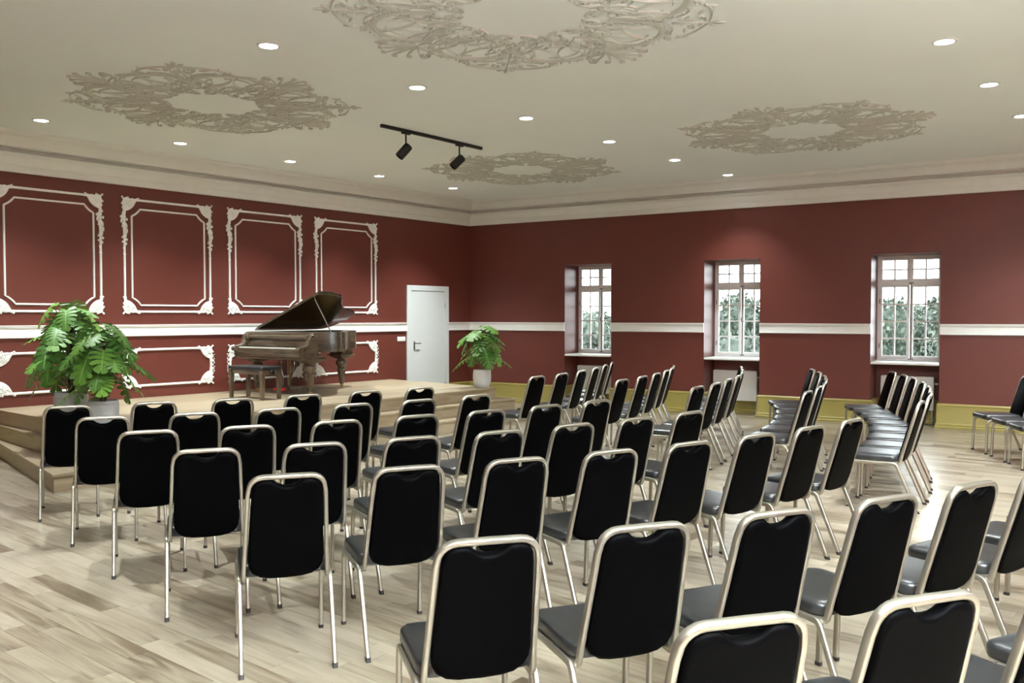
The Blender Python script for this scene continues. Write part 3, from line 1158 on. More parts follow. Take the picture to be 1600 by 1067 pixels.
# thin moulding lines round the rim
for z in (ZB + .012, ZT - .016):
    rim_loft(offset(outline, -.004)[1:-1], .006, z - .007, z + .007).build('rim_moulding', M['piano_x'], pn, smooth=40)
MB().prism(offset(outline, .02), ZB + .01, ZB + .035).build('bottom_board', M['piano_dark'], pn, smooth=0)
MB().prism(offset(outline, .05), ZT - .13, ZT - .115).build('iron_plate', M['gold'], pn, smooth=0)
mbs = MB()
for i in range(38):
    y = hw - .12 - i * .030
    x1 = 1.66 - max(0, (i - 14)) * .034
    mbs.rod([(.52, y, ZT - .10), (x1, y, ZT - .10)], .0018, 4)
mbs.build('strings', M['brass'], pn, kind='stuff')
dm = MB()
for i in range(24):
    y = hw - .14 - i * .046
    dm.box(.60, .72, y - .012, y + .012, ZT - .10, ZT - .055)
dm.build('dampers', M['black'], pn, smooth=0, kind='stuff')
# panel with pilaster moulding on the straight side near the keyboard
for u in (.70, .735, .775):
    MB().rod([(u, -hw - .003, ZB + .01), (u, -hw - .003, ZT - .005)], .010, 8).build('pilaster', M['piano_z'], pn)

# arms at both ends of the keyboard
armp = [(.000, .585), (.000, .645), (.012, .675), (.050, .690), (.095, .692), (.130, .715), (.155, .775), (.185, .835), (.215, .868), (.260, .875),
        (.330, .875), (.330, .585)]
for s in (1, -1):
    yA = s * hw
    tf = lambda a, b, c, yA=yA, s=s: (a, yA - s * c, b)
    MB().prism(armp, 0, .075, tf).build('key_arm', M['piano_x'], pn, bevel=.006)
    sc_ = MB()
    tf2 = lambda a, b, c, yA=yA, s=s: (a, yA + s * c, b)
    ridge(sc_, spiral(.205, .800, .055, 200, 1.6, 22), .020, .014, tf2)
    ridge(sc_, spiral(.05, .650, .034, 20, -1.3, 16), .014, .012, tf2)
    sc_.lathe([(.001, -.012), (.020, -.010), (.022, .0), (.012, .006), (.001, .007)], n=12, tf=lambda x, y, z, tf2=tf2: tf2(.205 + x, .80 + y, z + .014))
    sc_.build('scroll_carving', M['piano_x'], pn)
    # front face scroll bracket
    fb = MB()
    fb.rod([(-.012, yA - s * .07, .640), (-.012, yA - s * .002, .640)], .034, 14)
    fb.build('arm_scroll', M['piano'], pn)

MB().box(.005, .36, -hw + .005, hw - .005, .535, .585).build('key_bed', M['piano'], pn, bevel=.006)
MB().box(.020, .34, -hw + .02, hw - .02, .500, .537).build('key_bed_moulding', M['piano'], pn, bevel=.012, seg=3)
MB().box(.008, .030, -hw + .076, hw - .076, .585, .648).build('key_slip', M['piano'], pn, bevel=.004)
kw = (PW - .156) / 52
mk = MB()
for i in range(52):
    y = -hw + .078 + i * kw
    mk.box(.031, .175, y + .0006, y + kw - .0006, .638, .664)
mk.build('white_keys', M['ivory'], pn, smooth=0, kind='stuff')
mk = MB()
pat = [1, 1, 0, 1, 1, 1, 0]
for i in range(51):
    if pat[i % 7]:
        y = -hw + .078 + (i + 1) * kw
        mk.box(.075, .175, y - .005, y + .005, .660, .676)
mk.build('black_keys', M['ebony'], pn, smooth=0, kind='stuff')
# fallboard leaning back behind the keys, with a carved band
fb = MB()
tf = lambda a, b, c: (a, c, b)
fb.prism([(.172, .660), (.182, .655), (.225, .765), (.215, .770)], -hw + .076, hw - .076, tf)
fo = fb.build('fallboard', M['piano'], pn, bevel=.003)
cv = MB()
for k in range(2):
    yc = (-.22, .18)[k]
    for i in range(5):
        y = yc + (i - 2) * .055
        ridge(cv, spiral(y, .712, .016, 180 * (i % 2), 1.0, 10), .007, .005,
              lambda a, b, c: (.1955 + (b - .712) * .40 - c, a, b))
cv.build('carved_band', M['piano_dark'], fo)
rb = MB()
rb.rod([(.205, -hw + .06, .805), (.205, hw - .06, .805)], .030, 14)
rb.box(.20, .34, -hw + .06, hw - .06, .770, .870)
rb.build('name_rail', M['piano'], pn, bevel=.004)
for s in (1, -1):
    MB().lathe([(.001, -.03), (.040, -.03), (.046, -.022), (.046, .022), (.040, .03), (.001, .03)], n=18,
               tf=lambda x, y, z, s=s: (.200 + x, s * (hw - .075) + z, .805 + y)).build('rail_scroll', M['piano'], pn)
    MB().lathe([(.001, -.036), (.018, -.036), (.018, .036), (.001, .036)], n=14,
               tf=lambda x, y, z, s=s: (.200 + x, s * (hw - .075) + z, .805 + y)).build('rail_boss', M['ebony'], pn)
MB().box(.30, .46, -hw + .07, hw - .07, .858, .872).build('music_shelf', M['piano'], pn, bevel=.003)

# legs: block, moulding and turned column, brass caster
LEG = [(.001, .055), (.028, .055), (.034, .062), (.040, .075), (.036, .090), (.040, .100), (.052, .106), (.052, .120), (.040, .128),
       (.042, .150), (.050, .200), (.060, .270), (.064, .285), (.072, .292), (.072, .302), (.060, .310), (.062, .325), (.082, .350), (.090, .380),
       (.084, .405), (.064, .420), (.060, .432), (.085, .440), (.085, .450), (.001, .450)]
for (lx, ly, bl, bwid) in ((.30, -hw + .15, .36, .24), (.30, hw - .15, .36, .24), (1.60, .12, .30, .26)):
    lo = MB().lathe(LEG, (lx, ly, 0), 24).build('leg', M['piano_z'], pn)
    fl_ = MB()
    for i in range(12):
        a = 2 * PI * i / 12
        fl_.rod([(lx + .0415 * math.cos(a), ly + .0415 * math.sin(a), .150), (lx + .0595 * math.cos(a), ly + .0595 * math.sin(a), .268)], [.006, .009], 6)
    fl_.build('flutes', M['piano_z'], lo)
    blk = MB()
    blk.box(lx - bl * .30, lx + bl * .30, ly - bwid * .36, ly + bwid * .36, .448, .470)
    blk.box(lx - bl * .42, lx + bl * .42, ly - bwid * .45, ly + bwid * .45, .468, .492)
    blk.box(lx - bl * .55, lx + bl * .55, ly - bwid * .55, ly + bwid * .55, .490, .512)
    if lx > 1:
        blk.box(lx - bl * .40, lx + bl * .40, ly - bwid * .5, ly + bwid * .5, .510, .610)
    else:
        blk.box(lx - bl * .5, lx + bl * .5, ly - bwid * .5, ly + bwid * .5, .510, .540)
    blk.build('leg_block', M['piano_x'], lo, bevel=.009, seg=3)
    cs = MB()
    cs.lathe([(.001, -.011), (.024, -.011), (.027, -.006), (.027, .006), (.024, .011), (.001, .011)], n=18, tf=lambda x, y, z, lx=lx, ly=ly: (lx + x + .012, ly + z, .0275 + y))
    cs.box(lx - .008, lx + .030, ly - .018, ly - .013, .024, .060).box(lx - .008, lx + .030, ly + .013, ly + .018, .024, .060)
    cs.box(lx - .018, lx + .03, ly - .018, ly + .018, .052, .060)
    cs.build('caster', M['brass'], lo)

# lyre with pedals
ly = MB()
for s in (1, -1):
    ly.rod([(.36, s * .05, .59), (.36, s * .10, .52), (.36, s * .135, .43), (.36, s * .12, .32), (.36, s * .075, .22), (.36, s * .06, .13), (.36, s * .075, .10)],
           [.020, .020, .026, .024, .018, .018, .022], 10)
ly.build('lyre_post', M['piano_z'], pn)
MB().box(.30, .44, -.15, .15, .055, .110).build('lyre_box', M['piano'], pn, bevel=.008)
MB().rod([(.41, .02, .11), (.41, .02, .58)], .004).rod([(.41, -.02, .11), (.41, -.02, .58)], .004).build('pedal_rods', M['brass'], pn)
for s in (-.075, 0, .075):
    pe = MB().box(.205, .305, s - .012, s + .012, .060, .074).build('pedal', M['brass'], pn, bevel=.004)
    MB().box(.205, .26, s - .026, s + .026, .050, .088).build('pedal_cover', M['felt'], pe, bevel=.006)
MB().rod([(.43, .06, .10), (.80, .12, .57)], .009).build('lyre_brace', M['piano_z'], pn)

# raised lid, hinged along the wall side, with its front leaf folded back
LA = rad(21.8)
LU = .40
HZ = ZT + .012


def lid_tf(x, y, z):
    dy = hw + .012 - y
    return (x, hw + .012 - dy * math.cos(LA) - z * math.sin(LA), HZ + dy * math.sin(LA) + z * math.cos(LA))


lid_out = [(LU, hw + .012)] + [p for p in offset(outline, -.014)[1:-1] if p[0] > LU] + [(LU, -hw - .012)]
lid_out[1] = (lid_out[1][0], hw + .012)
lo = MB().prism(lid_out, 0, .024, lid_tf).build('lid', M['piano_dark'], pn, bevel=.003)
MB().prism([(LU - .002, hw + .010), (LU + .016, hw + .010), (LU + .016, -hw - .010), (LU - .002, -hw - .010)], -.002, .026, lid_tf).build('lid_edge', M['piano'], lo, smooth=0)
MB().prism([(LU, hw - .02), (LU + .30, hw - .02), (LU + .30, -hw - .014), (LU, -hw - .014)], .026, .048, lid_tf).build('front_leaf', M['piano'], lo, bevel=.004)
MB().rod([(LU + .02, hw + .006, HZ + .004), (1.55, hw + .006, HZ + .004)], .006, 8).build('lid_hinge', M['brass'], pn)
pa = (.62, -hw + .06, ZT - .004)
pb = lid_tf(.50, -hw + .16, -.002)
MB().rod([pa, pb], .009, 10).build('lid_prop', M['chrome'], pn)

# ------------------------------------------------------------------ piano bench
bn = thing('piano_bench', 'wooden piano bench with black padded leather top in front of the keyboard', 'bench', (6.852, 10.055, SZ), rad(4))
bx, by = .165, .345
ZS = .435
ap = MB()
ap.box(-bx + .02, bx - .02, -by + .02, by - .02, ZS - .105, ZS - .045)
ap.build('apron', M['piano'], bn, bevel=.004)
rings = []
for z, d in ((ZS - .045, .004), (ZS - .040, 0), (ZS - .014, 0), (ZS - .005, .006), (ZS, .022), (ZS + .004, .07)):
    rings.append([(x, y, z) for x, y in rrect(-bx - .008 + d, bx + .008 - d, -by - .008 + d, by + .008 - d, .022)])
MB().loft(rings).build('padded_top', M['leather'], bn)
for sx in (1, -1):
    for sy in (1, -1):
        cx_, cy_ = sx * (bx - .028), sy * (by - .028)
        MB().loft([[(cx_ + a * r_, cy_ + b * r_, z) for a, b in ((-1, -1), (1, -1), (1, 1), (-1, 1))] for z, r_ in ((0, .019), (.012, .021), (.25, .026), (ZS - .05, .029))]).build('leg', M['piano_z'], bn, smooth=0, bevel=.003)
for s in (1, -1):
    MB().lathe([(.001, 0), (.012, 0), (.012, .016), (.030, .020), (.033, .030), (.028, .042), (.001, .044)], n=18,
               tf=lambda x, y, z, s=s: (x, s * (by - .02 + z), ZS - .080 + y)).build('height_knob', M['ebony'], bn)

# ------------------------------------------------------------------ monstera plants
def leaf_mesh(seed, lobes=6):
    """split leaf, 1 long, growing along +y, slits between the lobes on both sides"""
    rnd = random.Random(seed)
    mb = MB()
    def half_w(t):          # outline half width along the midrib
        return .50 * math.sin(PI * min(1, (t * .86 + .14))) ** .62 * (1 - .12 * t)
    def height(x, y):
        return -.22 * y * y - .55 * x * x + .10 * abs(x)
    for s in (1, -1):
        n = lobes
        for k in range(n):
            t0, t1 = k / n, (k + 1) / n
            inner = .40 if 0 < k < n - 1 else .5
            # root on the midrib from t0 to t1; lobe sweeps forward and outward
            prev = None
            gap = .30 if k not in (0,) else .18
            steps = 5
            row0, row1 = [], []
            for j in range(steps + 1):
                q = j / steps
                sweep_ = (.10 - .36 * (1 - (t0 + t1) / 2) * 1.0) * q if k else -.30 * q
                sweep_ += .20 * q * q * (t0 + t1) / 2
                g = 0 if q <= inner else gap * (q - inner) / (1 - inner)
                wA, wB = half_w(t0), half_w(t1)
                x0_, x1_ = wA * q, wB * q
                m_ = (t0 + t1) / 2
                xm_ = half_w(m_) * q * (1.04 + .05 * rnd.random() * (q > .9))
                ya, yb_ = t0 + sweep_, t1 + sweep_
                ya2, yb2 = ya + (yb_ - ya) * g * .5, yb_ - (yb_ - ya) * g * .5
                xa2 = x0_ + (xm_ - x0_) * g * .6
                xb2 = x1_ + (xm_ - x1_) * g * .6
                row0.append((s * xa2, ya2))
                row1.append((s * xb2, yb2))
            tip = (s * (row0[-1][0] * s * .5 + row1[-1][0] * s * .5 + .045), (row0[-1][1] + row1[-1][1]) / 2 + .012)
            pts = [(x, y, height(x, y)) for x, y in row0 + row1] + [(tip[0], tip[1], height(*tip))]
            b = steps + 1
            fs = [(j, j + 1, b + j + 1, b + j) for j in range(steps)] + [(steps, 2 * b, b + steps)]
            if s < 0:
                fs = [tuple(reversed(f_)) for f_ in fs]
            mb.add(pts, fs)
    return mb


LEAVES = []
for sd in (1, 2, 3):
    me = leaf_mesh(sd, (6, 7, 5)[sd - 1]).mesh('leaf', M['leaf'], 80)
    LEAVES.append(me)


def monstera(label, loc, pot, potm, height, spread, n, size, seed, pole=True, az0=0.0, low=.18):
    rnd = random.Random(seed)
    p = thing('potted_monstera', label, 'plant', loc, 0, 'potted monsteras')
    r_, h_, shape = pot
    if shape == 'barrel':
        prof = [(.001, 0), (r_ * .72, 0), (r_ * .78, .008), (r_ * .93, h_ * .25), (r_, h_ * .55), (r_ * .98, h_ * .80), (r_ * .92, h_ * .985), (r_ * .90, h_), (r_ * .84, h_), (r_ * .84, h_ - .03), (.001, h_ - .03)]
    else:
        prof = [(.001, 0), (r_ * .90, 0), (r_ * .94, .008), (r_ * .99, h_ * .5), (r_, h_ * .84), (r_ * 1.0, h_ * .86), (r_ * .96, h_ * .875), (r_ * .96, h_ * .985), (r_ * .94, h_), (r_ * .86, h_), (r_ * .86, h_ - .03), (.001, h_ - .03)]
    MB().lathe(prof, n=40).build('pot', potm, p)
    MB().lathe([(.001, h_ - .034), (r_ * .85, h_ - .034), (r_ * .83, h_ - .022), (.001, h_ - .018)], n=28).build('soil', M['soil'], p)
    if pole:
        MB().rod([(0, 0, h_ - .03), (.004, 0, h_ + height * .35), (0, .004, h_ + height * .72)], [.030, .032, .029], 12).build('moss_pole', M['moss'], p)
    for i in range(n):
        t = (i + .5) / n
        az = az0 + i * 2.39996 + rnd.uniform(-.35, .35)
        el = low + (1.0 - low) * t ** .9                   # height of the leaf in the plant
        reach = spread * (1.0 - .58 * max(0, el - .45) / .55) * rnd.uniform(.62, 1.0)
        zz = h_ + height * (el * .86) + rnd.uniform(-.04, .05)
        base = Vector((math.cos(az) * reach * .62, math.sin(az) * reach * .62, zz))
        root = Vector((math.cos(az) * .03, math.sin(az) * .03, h_ + max(.0, height * (el * .62 - .16))))
        mid = (root + base) / 2 + Vector((0, 0, .06 + .05 * rnd.random()))
        MB().rod([root, (root + mid) / 2 + Vector((0, 0, .02)), mid, (mid + base) / 2 + Vector((0, 0, .015)), base], [.0065, .006, .0055, .005, .0045], 6).build('petiole', M['stem'], p)
        L_ = size * rnd.uniform(.78, 1.15)
        droop = rnd.uniform(.10, .75) + .30 * (1 - el)
        d = Vector((math.cos(az + rnd.uniform(-.4, .4)) * math.cos(droop), math.sin(az + rnd.uniform(-.4, .4)) * math.cos(droop), -math.sin(droop)))
        d.normalize()
        upv = Vector((-d.x * .0, 0, 1)) + Vector((math.cos(az), math.sin(az), 0)) * .35 + Vector((rnd.uniform(-.3, .3), rnd.uniform(-.3, .3), 0))
        zx = (upv - d * upv.dot(d)).normalized()
        xx = d.cross(zx)
        R = Matrix((xx, d, zx)).transposed().to_euler()
        put('leaf', LEAVES[i % 3], p, base, R, (L_, L_, L_))
    return p


monstera('tall monstera in a grey pot, farther back of the two plants on the left', (4.285, 9.680, SZ), (.172, .275, 'cylinder'), M['pot_grey'], 1.12, .56, 38, .265, 5, True, .3, .16)
monstera('leafy monstera in a round grey pot at the front left corner of the stage', (4.235, 8.850, SZ), (.150, .240, 'cylinder'), M['pot_grey'], .90, .44, 34, .25, 9, True, 1.2, .14)
monstera('small monstera in a white rounded pot at the right end of the stage', (10.120, 8.895, SZ), (.142, .275, 'barrel'), M['pot_white'], .76, .40, 21, .265, 21, False, .6, .22)

# ------------------------------------------------------------------ banquet chairs
def tube_side(sx):
    """side frame: front leg, rail and splayed rear leg are one bent tube, split where it bends"""
    X = .205 * sx
    P = []
    P += [(X, .542, .0), (X, .530, .345)]
    P += [(X, .488 + .0405 * math.cos(rad(a)), .349 + .0405 * math.sin(rad(a))) for a in (5, 25, 45, 65, 85)]
    return P


def chair_parts():
    parts = {}
    # seat cushion
    rings = []
    for z, d in ((.402, .012), (.404, .004), (.412, 0), (.440, 0), (.449, .004), (.455, .014), (.459, .040), (.461, .09)):
        rings.append([(x, y, z) for x, y in rrect(-.205 + d, .205 - d, .152 + d, .565 - d, .060 - min(d, .03), 5)])
    parts['seat'] = MB().loft(rings).mesh('seat', M['seat'], 50)
    # padded back: outline in (x, s); s runs up the leaning back
    def back(x, s, t):           # t: thickness towards the rear (-) or front (+)
        k = .5 / .519
        q = .14 / .519
        y = .146 - s * q
        z = .395 + s * k
        return (x, y + t * k, z + t * q)
    half = []
    half += [(0, .000), (.075, .003), (.118, .012)]
    half += [(.150, .034), (.166, .066), (.171, .105)]
    half += [(.166, .20), (.160, .32), (.154, .43)]
    half += [(.150, .462), (.135, .487), (.108, .4985), (.080, .499), (.062, .492), (.045, .477), (.022, .467), (0, .465)]
    pts = half + [(-x, s) for x, s in reversed(half[1:-1])]
    cx_, cs = 0, .25
    def ring(f, t):
        return [back(x * f, cs + (s - cs) * f, t) for x, s in pts]
    rings = [ring(.90, -.021), ring(.955, -.020), ring(.985, -.014), ring(1.0, -.004), ring(1.0, .006), ring(.985, .016), ring(.94, .024), ring(.86, .028)]
    parts['backrest'] = MB().loft(rings).mesh('backrest', M['fabric'], 60)
    # bent tube of the back
    path, refs = [], []
    for a in (90, 60, 30, 0):                                     # hook under the seat
        path.append((-.188, .165 - .028 * math.cos(rad(a)) + .0, .418 - .030 * math.sin(rad(a)))); refs.append((1, 0, 0))
    path.insert(0, (-.190, .235, .392)); refs.insert(0, (1, 0, 0))
    def bp(x, s):
        return back(x, s, 0)
    R_ = .062
    for s in (.08, .20, .32, .43):
        path.append(bp(-(.188 - .021 * s / .519), s)); refs.append((1, 0, 0))
    xt = .188 - .021 * (.5095 / .519)
    for a in (180, 162, 144, 126, 108, 90):
        c, sn = math.cos(rad(a)), math.sin(rad(a))
        path.append(bp(-xt + R_ + R_ * c, .5095 - R_ + R_ * sn)); refs.append(tuple(Vector(bp(-c, -sn)) - Vector(bp(0, 0))))
    path.append(bp(0, .5105)); refs.append(tuple(Vector(bp(0, -1)) - Vector(bp(0, 0))))
    n = len(path)
    path2 = path + [(-x, y, z) for x, y, z in reversed(path[:-1])]
    refs2 = refs + [(-r_[0], r_[1], r_[2]) for r_ in reversed(refs[:-1])]
    parts['back_frame'] = MB().flat_tube(path2, refs2, .018, .027, .3).mesh('back_frame', M['steel'], 50)
    for sx, nm in ((1, 'R'), (-1, 'L')):
        X = .205 * sx
        fl_ = tube_side(sx)
        parts['front_leg' + nm] = MB().flat_tube([(X, .5415, .012)] + fl_[1:], [(1, 0, 0)] * (len(fl_)), .019, .026, .3).mesh('leg', M['steel'], 50)
        parts['rail' + nm] = MB().flat_tube([fl_[-1], (X, .470, .3895), (X, .225, .3895), (X, .210, .3885)], [(1, 0, 0)] * 4, .019, .026, .3).mesh('side_rail', M['steel'], 50)
        rp = [(X, .2105, .3885)] + [(X, .196 - .04 * math.sin(rad(a)) * 1.0, .349 + .0395 * math.cos(rad(a))) for a in (12, 30, 48, 64)] + [(X, .006, .012)]
        parts['rear_leg' + nm] = MB().flat_tube(rp, [(1, 0, 0)] * len(rp), .019, .026, .3).mesh('leg', M['steel'], 50)
        parts['front_foot' + nm] = MB().loft([[(X + a, .542 + b, z) for a, b in rrect(-.0115, .0115, -.015, .015, .005, 2)] for z in (0, .017)]).mesh('foot_cap', M['rubber'], 30)
        parts['rear_foot' + nm] = MB().loft([[(X + a, .000 + b + z * .44, z) for a, b in rrect(-.0115, .0115, -.016, .016, .005, 2)] for z in (0, .020)]).mesh('foot_cap', M['rubber'], 30)
    parts['cross'] = MB().flat_tube([(-.2, .46, .386), (.2, .46, .386)], [(0, 1, 0)] * 2, .018, .018).flat_tube([(-.2, .24, .386), (.2, .24, .386)], [(0, 1, 0)] * 2, .018, .018).mesh('cross_bars', M['steel'], 50)
    return parts


CP = chair_parts()
chair0 = empty('banquet_chair')
put('seat', CP['seat'], chair0)
put('backrest', CP['backrest'], chair0)
put('back_frame', CP['back_frame'], chair0)
put('cross_bars', CP['cross'], chair0)
for nm in 'LR':
    put('side_rail', CP['rail' + nm], chair0)
    for w in ('front', 'rear'):
        lg = put('leg', CP[w + '_leg' + nm], chair0)
        put('foot_cap', CP[w + '_foot' + nm], lg)

CHAIRS = [(1,'L',1,3.096,7.053,-24.9),
          (1,'L',2,3.686,6.814,-21.4),
          (1,'L',3,4.269,6.576,-17.8),
          (1,'L',4,4.894,6.426,-14.2),
          (1,'L',5,5.507,6.283,-10.5),
          (1,'L',6,6.128,6.186,-6.9),
          (1,'R',1,8.144,6.278,5.3),
          (1,'R',2,8.753,6.360,10.6),
          (1,'R',3,9.380,6.501,15.5),
          (1,'R',4,9.985,6.692,20.0),
          (1,'R',5,10.692,7.001,24.1),
          (1,'R',6,11.302,7.279,27.9),
          (2,'L',1,2.915,6.095,-27.5),
          (2,'L',2,3.463,5.828,-23.2),
          (2,'L',3,4.042,5.618,-19.0),
          (2,'L',4,4.630,5.440,-14.8),
          (2,'L',5,5.221,5.287,-10.7),
          (2,'L',6,5.861,5.206,-6.7),
          (2,'R',1,8.339,5.226,9.0),
          (2,'R',2,8.955,5.334,12.3),
          (2,'R',3,9.545,5.485,16.0),
          (2,'R',4,10.133,5.680,20.0),
          (2,'R',5,10.644,5.886,24.3),
          (2,'R',6,11.134,6.130,28.8),
          (3,'L',1,2.736,5.139,-27.9),
          (3,'L',2,3.269,4.874,-24.3),
          (3,'L',3,3.820,4.650,-20.7),
          (3,'L',4,4.389,4.461,-17.1),
          (3,'L',5,4.951,4.293,-13.4),
          (3,'L',6,5.544,4.179,-9.9),
          (3,'L',7,6.143,4.094,-6.4),
          (3,'R',1,7.980,4.113,5.8),
          (3,'R',2,8.522,4.183,10.1),
          (3,'R',3,9.111,4.319,14.3),
          (3,'R',4,9.714,4.486,18.1),
          (3,'R',5,10.274,4.695,21.8),
          (3,'R',6,10.834,4.945,25.1),
          (3,'R',7,11.487,5.260,28.2),
          (4,'L',1,2.550,4.185,-30.2),
          (4,'L',2,3.059,3.914,-26.4),
          (4,'L',3,3.582,3.676,-22.6),
          (4,'L',4,4.113,3.459,-18.9),
          (4,'L',5,4.686,3.306,-15.1),
          (4,'L',6,5.248,3.164,-11.4),
          (4,'L',7,5.827,3.066,-7.8),
          (4,'R',1,8.146,3.058,8.1),
          (4,'R',2,8.773,3.180,12.2),
          (4,'R',3,9.288,3.309,16.1),
          (4,'R',4,9.849,3.494,19.8),
          (4,'R',5,10.394,3.704,23.2),
          (4,'R',6,11.034,3.998,26.4),
          (4,'R',7,11.599,4.299,29.3),
          (5,'L',1,2.371,3.238,-31.6),
          (5,'L',2,2.862,2.964,-27.9),
          (5,'L',3,3.365,2.716,-24.3),
          (5,'L',4,3.884,2.498,-20.6),
          (5,'L',5,4.418,2.317,-16.9),
          (5,'L',6,4.973,2.166,-13.3),
          (5,'L',7,5.538,2.055,-9.7),
          (5,'L',8,6.106,1.977,-6.3),
          (5,'R',1,7.735,1.953,6.8),
          (5,'R',2,8.262,2.022,10.4),
          (5,'R',3,8.827,2.144,13.9),
          (5,'R',4,9.416,2.305,17.3),
          (5,'R',5,10.005,2.510,20.5),
          (5,'R',6,10.593,2.756,23.6),
          (5,'R',7,11.137,3.011,26.5),
          (5,'R',8,11.686,3.301,29.3),
          (6,'L',1,2.090,1.803,-33.8),
          (6,'L',2,2.564,1.511,-30.1),
          (6,'L',3,3.051,1.245,-26.3),
          (6,'L',4,3.568,1.012,-22.7),
          (6,'L',5,4.090,0.813,-19.0),
          (6,'L',6,4.637,0.643,-15.5),
          (6,'L',7,5.200,0.506,-12.0),
          (6,'L',8,5.781,0.399,-8.7),
          (7,'L',1,1.912,0.858,-33.8),
          (7,'L',2,2.363,0.567,-30.1),
          (7,'L',3,2.873,0.300,-26.3),
          (7,'L',4,3.390,0.067,-22.7),
          (7,'L',5,3.912,-0.131,-19.0),
          (6,'R',6,10.770,1.250,27),
          (6,'R',7,11.240,1.505,29),
          (6,'R',8,11.735,1.800,31)]

ROWN = {1: 'front row', 2: 'second row', 3: 'third row', 4: 'fourth row', 5: 'fifth row', 6: 'sixth row', 7: 'last row'}
for n_, (row, side, k, x, y, tau) in enumerate(CHAIRS):
    if side == 'L':
        lab = 'black padded silver-framed chair, %s from the left in the %s from the stage' % (ORD[k], ROWN[row])
        if row == 7:
            lab = 'black padded silver-framed chair, %s from the left in the row nearest the camera' % ORD[k]
        if row == 6:
            lab = 'black padded silver-framed chair, %s from the left in the row behind the cross aisle' % ORD[k]
        g = 'chairs in the left block'
    else:
        kk = k if row != 6 else k - 5
        lab = 'black padded silver-framed chair, %s from the aisle in the %s of the window-side block' % (ORD[kk], ROWN[row])
        if row == 6:
            lab = 'black padded silver-framed chair, %s from the left in the lone row at the right edge' % ORD[4 - kk]
        g = 'chairs in the window-side block'
    c = chair0 if n_ == 0 else copy_tree(chair0)
    c.location = (x, y, 0)
    c.rotation_euler = (0, 0, rad(tau))
    tag(c, lab, 'chair', g)

# ------------------------------------------------------------------ added uplights shaped as floor lamps, unseen behind the camera, to brighten the ceiling
up_data = bpy.data.lights.new('added_uplight_lamp', 'SPOT')
up_data.energy = UPLIGHT_POWER
up_data.color = UPLIGHT_COLOR
up_data.spot_size = rad(165)
up_data.spot_blend = 0.6
up_data.shadow_soft_size = 0.12
TL = ['behind the camera', 'farther back, behind the last row of chairs']
for lab, (x, y) in zip(TL, ((0.1, -1.8), (1.5, -2.5))):
    t = thing('torchiere', 'added unseen black floor uplight standing ' + lab, 'floor lamp', (x, y, 0), 0, 'added uplights')
    MB().lathe([(.001, 0), (.15, 0), (.15, .018), (.03, .03), (.001, .03)], n=28).build('base', M['black'], t)
    MB().rod([(0, 0, .028), (0, 0, 1.86)], .012, 10).build('pole', M['black'], t)
    MB().lathe([(.001, 1.85), (.03, 1.85), (.10, 1.90), (.165, 2.0), (.160, 2.0), (.095, 1.908), (.03, 1.862), (.001, 1.862)], n=28).build('bowl', M['black'], t)
    MB().lathe([(.001, 1.87), (.05, 1.872), (.09, 1.915), (.09, 1.93), (.001, 1.93)], n=20).build('bulb_cover', M['lens'], t)
    lo = bpy.data.objects.new('lamp', up_data)
    COL.objects.link(lo)
    lo.parent = t
    lo.location = (0, 0, 2.02)
    lo.rotation_euler = (PI, 0, 0)

# ------------------------------------------------------------------ outside: lawn and trees
GZ = -5.5
g = MB()
g.box(13.2, 95, -60, 90, GZ - .2, GZ)
struct(g.build('ground', M['grass'], smooth=0))


def crown_mesh(seed, R_, H_, n, mat):
    rnd = random.Random(seed)
    blobs = []
    for i in range(11):
        a = rnd.uniform(0, 2 * PI)
        q = rnd.random() ** .5
        zz = rnd.uniform(.16, .92)
        prof = math.sin(PI * min(1, zz * .92 + .12)) ** .7
        blobs.append((math.cos(a) * R_ * .62 * q * prof, math.sin(a) * R_ * .62 * q * prof, H_ * zz, R_ * rnd.uniform(.30, .48)))
    v, f = [], []
    for i in range(n):
        bx_, by_, bz_, br = blobs[i % len(blobs)]
        u = rnd.uniform(-1, 1)
        a = rnd.uniform(0, 2 * PI)
        rr = br * rnd.uniform(.78, 1.08)
        s = math.sqrt(1 - u * u)
        c = Vector((bx_ + rr * s * math.cos(a), by_ + rr * s * math.sin(a), bz_ + rr * u * .8))
        e = Vector((rnd.gauss(0, 1), rnd.gauss(0, 1), rnd.gauss(0, 1))).normalized()
        e2 = e.orthogonal().normalized()
        w = rnd.uniform(.05, .13) * R_ / 2.6
        b = len(v)
        v += [tuple(c - e * w), tuple(c + e2 * w * .6), tuple(c + e * w), tuple(c - e2 * w * .6)]
        f.append((b, b + 1, b + 2, b + 3))
    mb = MB()
    mb.v, mb.f = v, f
    # a dense inner body so that sky does not show through the middle
    for bx_, by_, bz_, br in blobs:
        mb.ball((bx_, by_, bz_), br * .80, 9, 6, (1, 1, .8))
    return mb.mesh('crown', mat, 0)


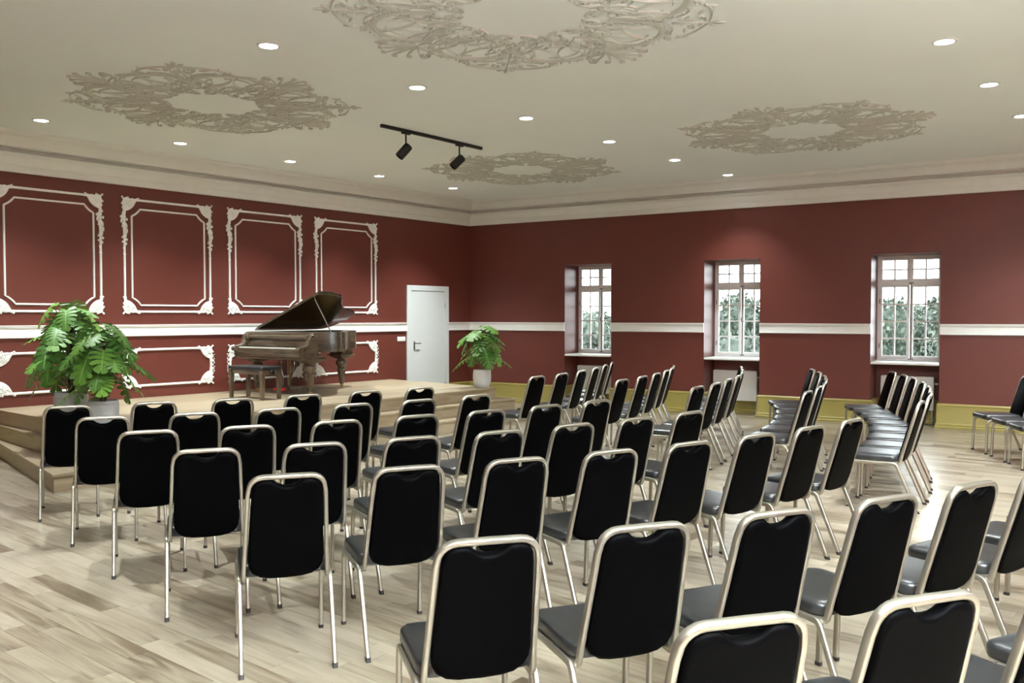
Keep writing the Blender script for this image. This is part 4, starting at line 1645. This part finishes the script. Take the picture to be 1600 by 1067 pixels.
CROWN = [crown_mesh(s, 2.6, 5.2, 9000, M['crown']) for s in (1, 2, 3)]
OCROWN = crown_mesh(8, 1.6, 2.2, 4000, M['crown_orange'])


def tree(label, x, y, h, w, k, me=None, trunk=1.5):
    t = thing('tree', label, 'tree', (x, y, GZ), k * 1.7, 'trees outside the windows')
    base = h * .18
    MB().rod([(0, 0, 0), (.05, .03, base + .4), (0, 0, h * .62)], [.22, .17, .07], 8).build('trunk', M['bark'], t)
    ch = (h - base)
    put('crown', me or CROWN[k % 3], t, (0, 0, base), (0, 0, 0), (w / 2.6, w / 2.6, ch / 5.25), kind='stuff')


TREES = [('leafy tree outside, seen in the left panes of the window nearest the corner', 34.67, 25, 7.17, 1.9, 0),
    ('leafy tree outside, seen in the right panes of the window nearest the corner', 33.18, 31.5, 7.01, 2.3, 1),
    ('tree behind, at the middle of the window nearest the corner', 34.01, 40, 6.9, 3.2, 2),
    ('tall tree outside, seen in the left panes of the middle window', 26.03, 25, 7.46, 1.9, 1),
    ('tall broad tree outside, near the mullion of the middle window', 25.12, 31.5, 7.48, 2.3, 2),
    ('rounded tree outside, seen in the right panes of the middle window', 24.07, 39, 7.26, 2.8, 0),
    ('dark tree low behind the panes of the middle window', 24.81, 48, 6.69, 3.8, 1),
    ('leafy tree outside, in the left panes of the right-hand window', 16.1, 25.5, 7.2, 1.8, 2),
    ('taller tree outside, beside the mullion of the right-hand window', 15.22, 31.5, 7.42, 2.2, 0),
    ('tree outside, in the right panes of the right-hand window', 14.15, 38, 7.18, 2.4, 1),
    ('tall tree outside, at the right edge of the right-hand window', 13.4, 45.5, 7.61, 3.0, 2),
    ('low orange-leaved shrub outside, right panes of the right-hand window', 13.67, 20.5, 6.83, 1.3, 0),
    ('dark tree low behind the panes of the right-hand window', 14.81, 55, 6.55, 4.2, 0)]
for lab, az, dist, h, w, k in TREES:
    tree(lab, dist * math.cos(rad(az)), dist * math.sin(rad(az)), h, w, k, OCROWN if 'orange' in lab else None)
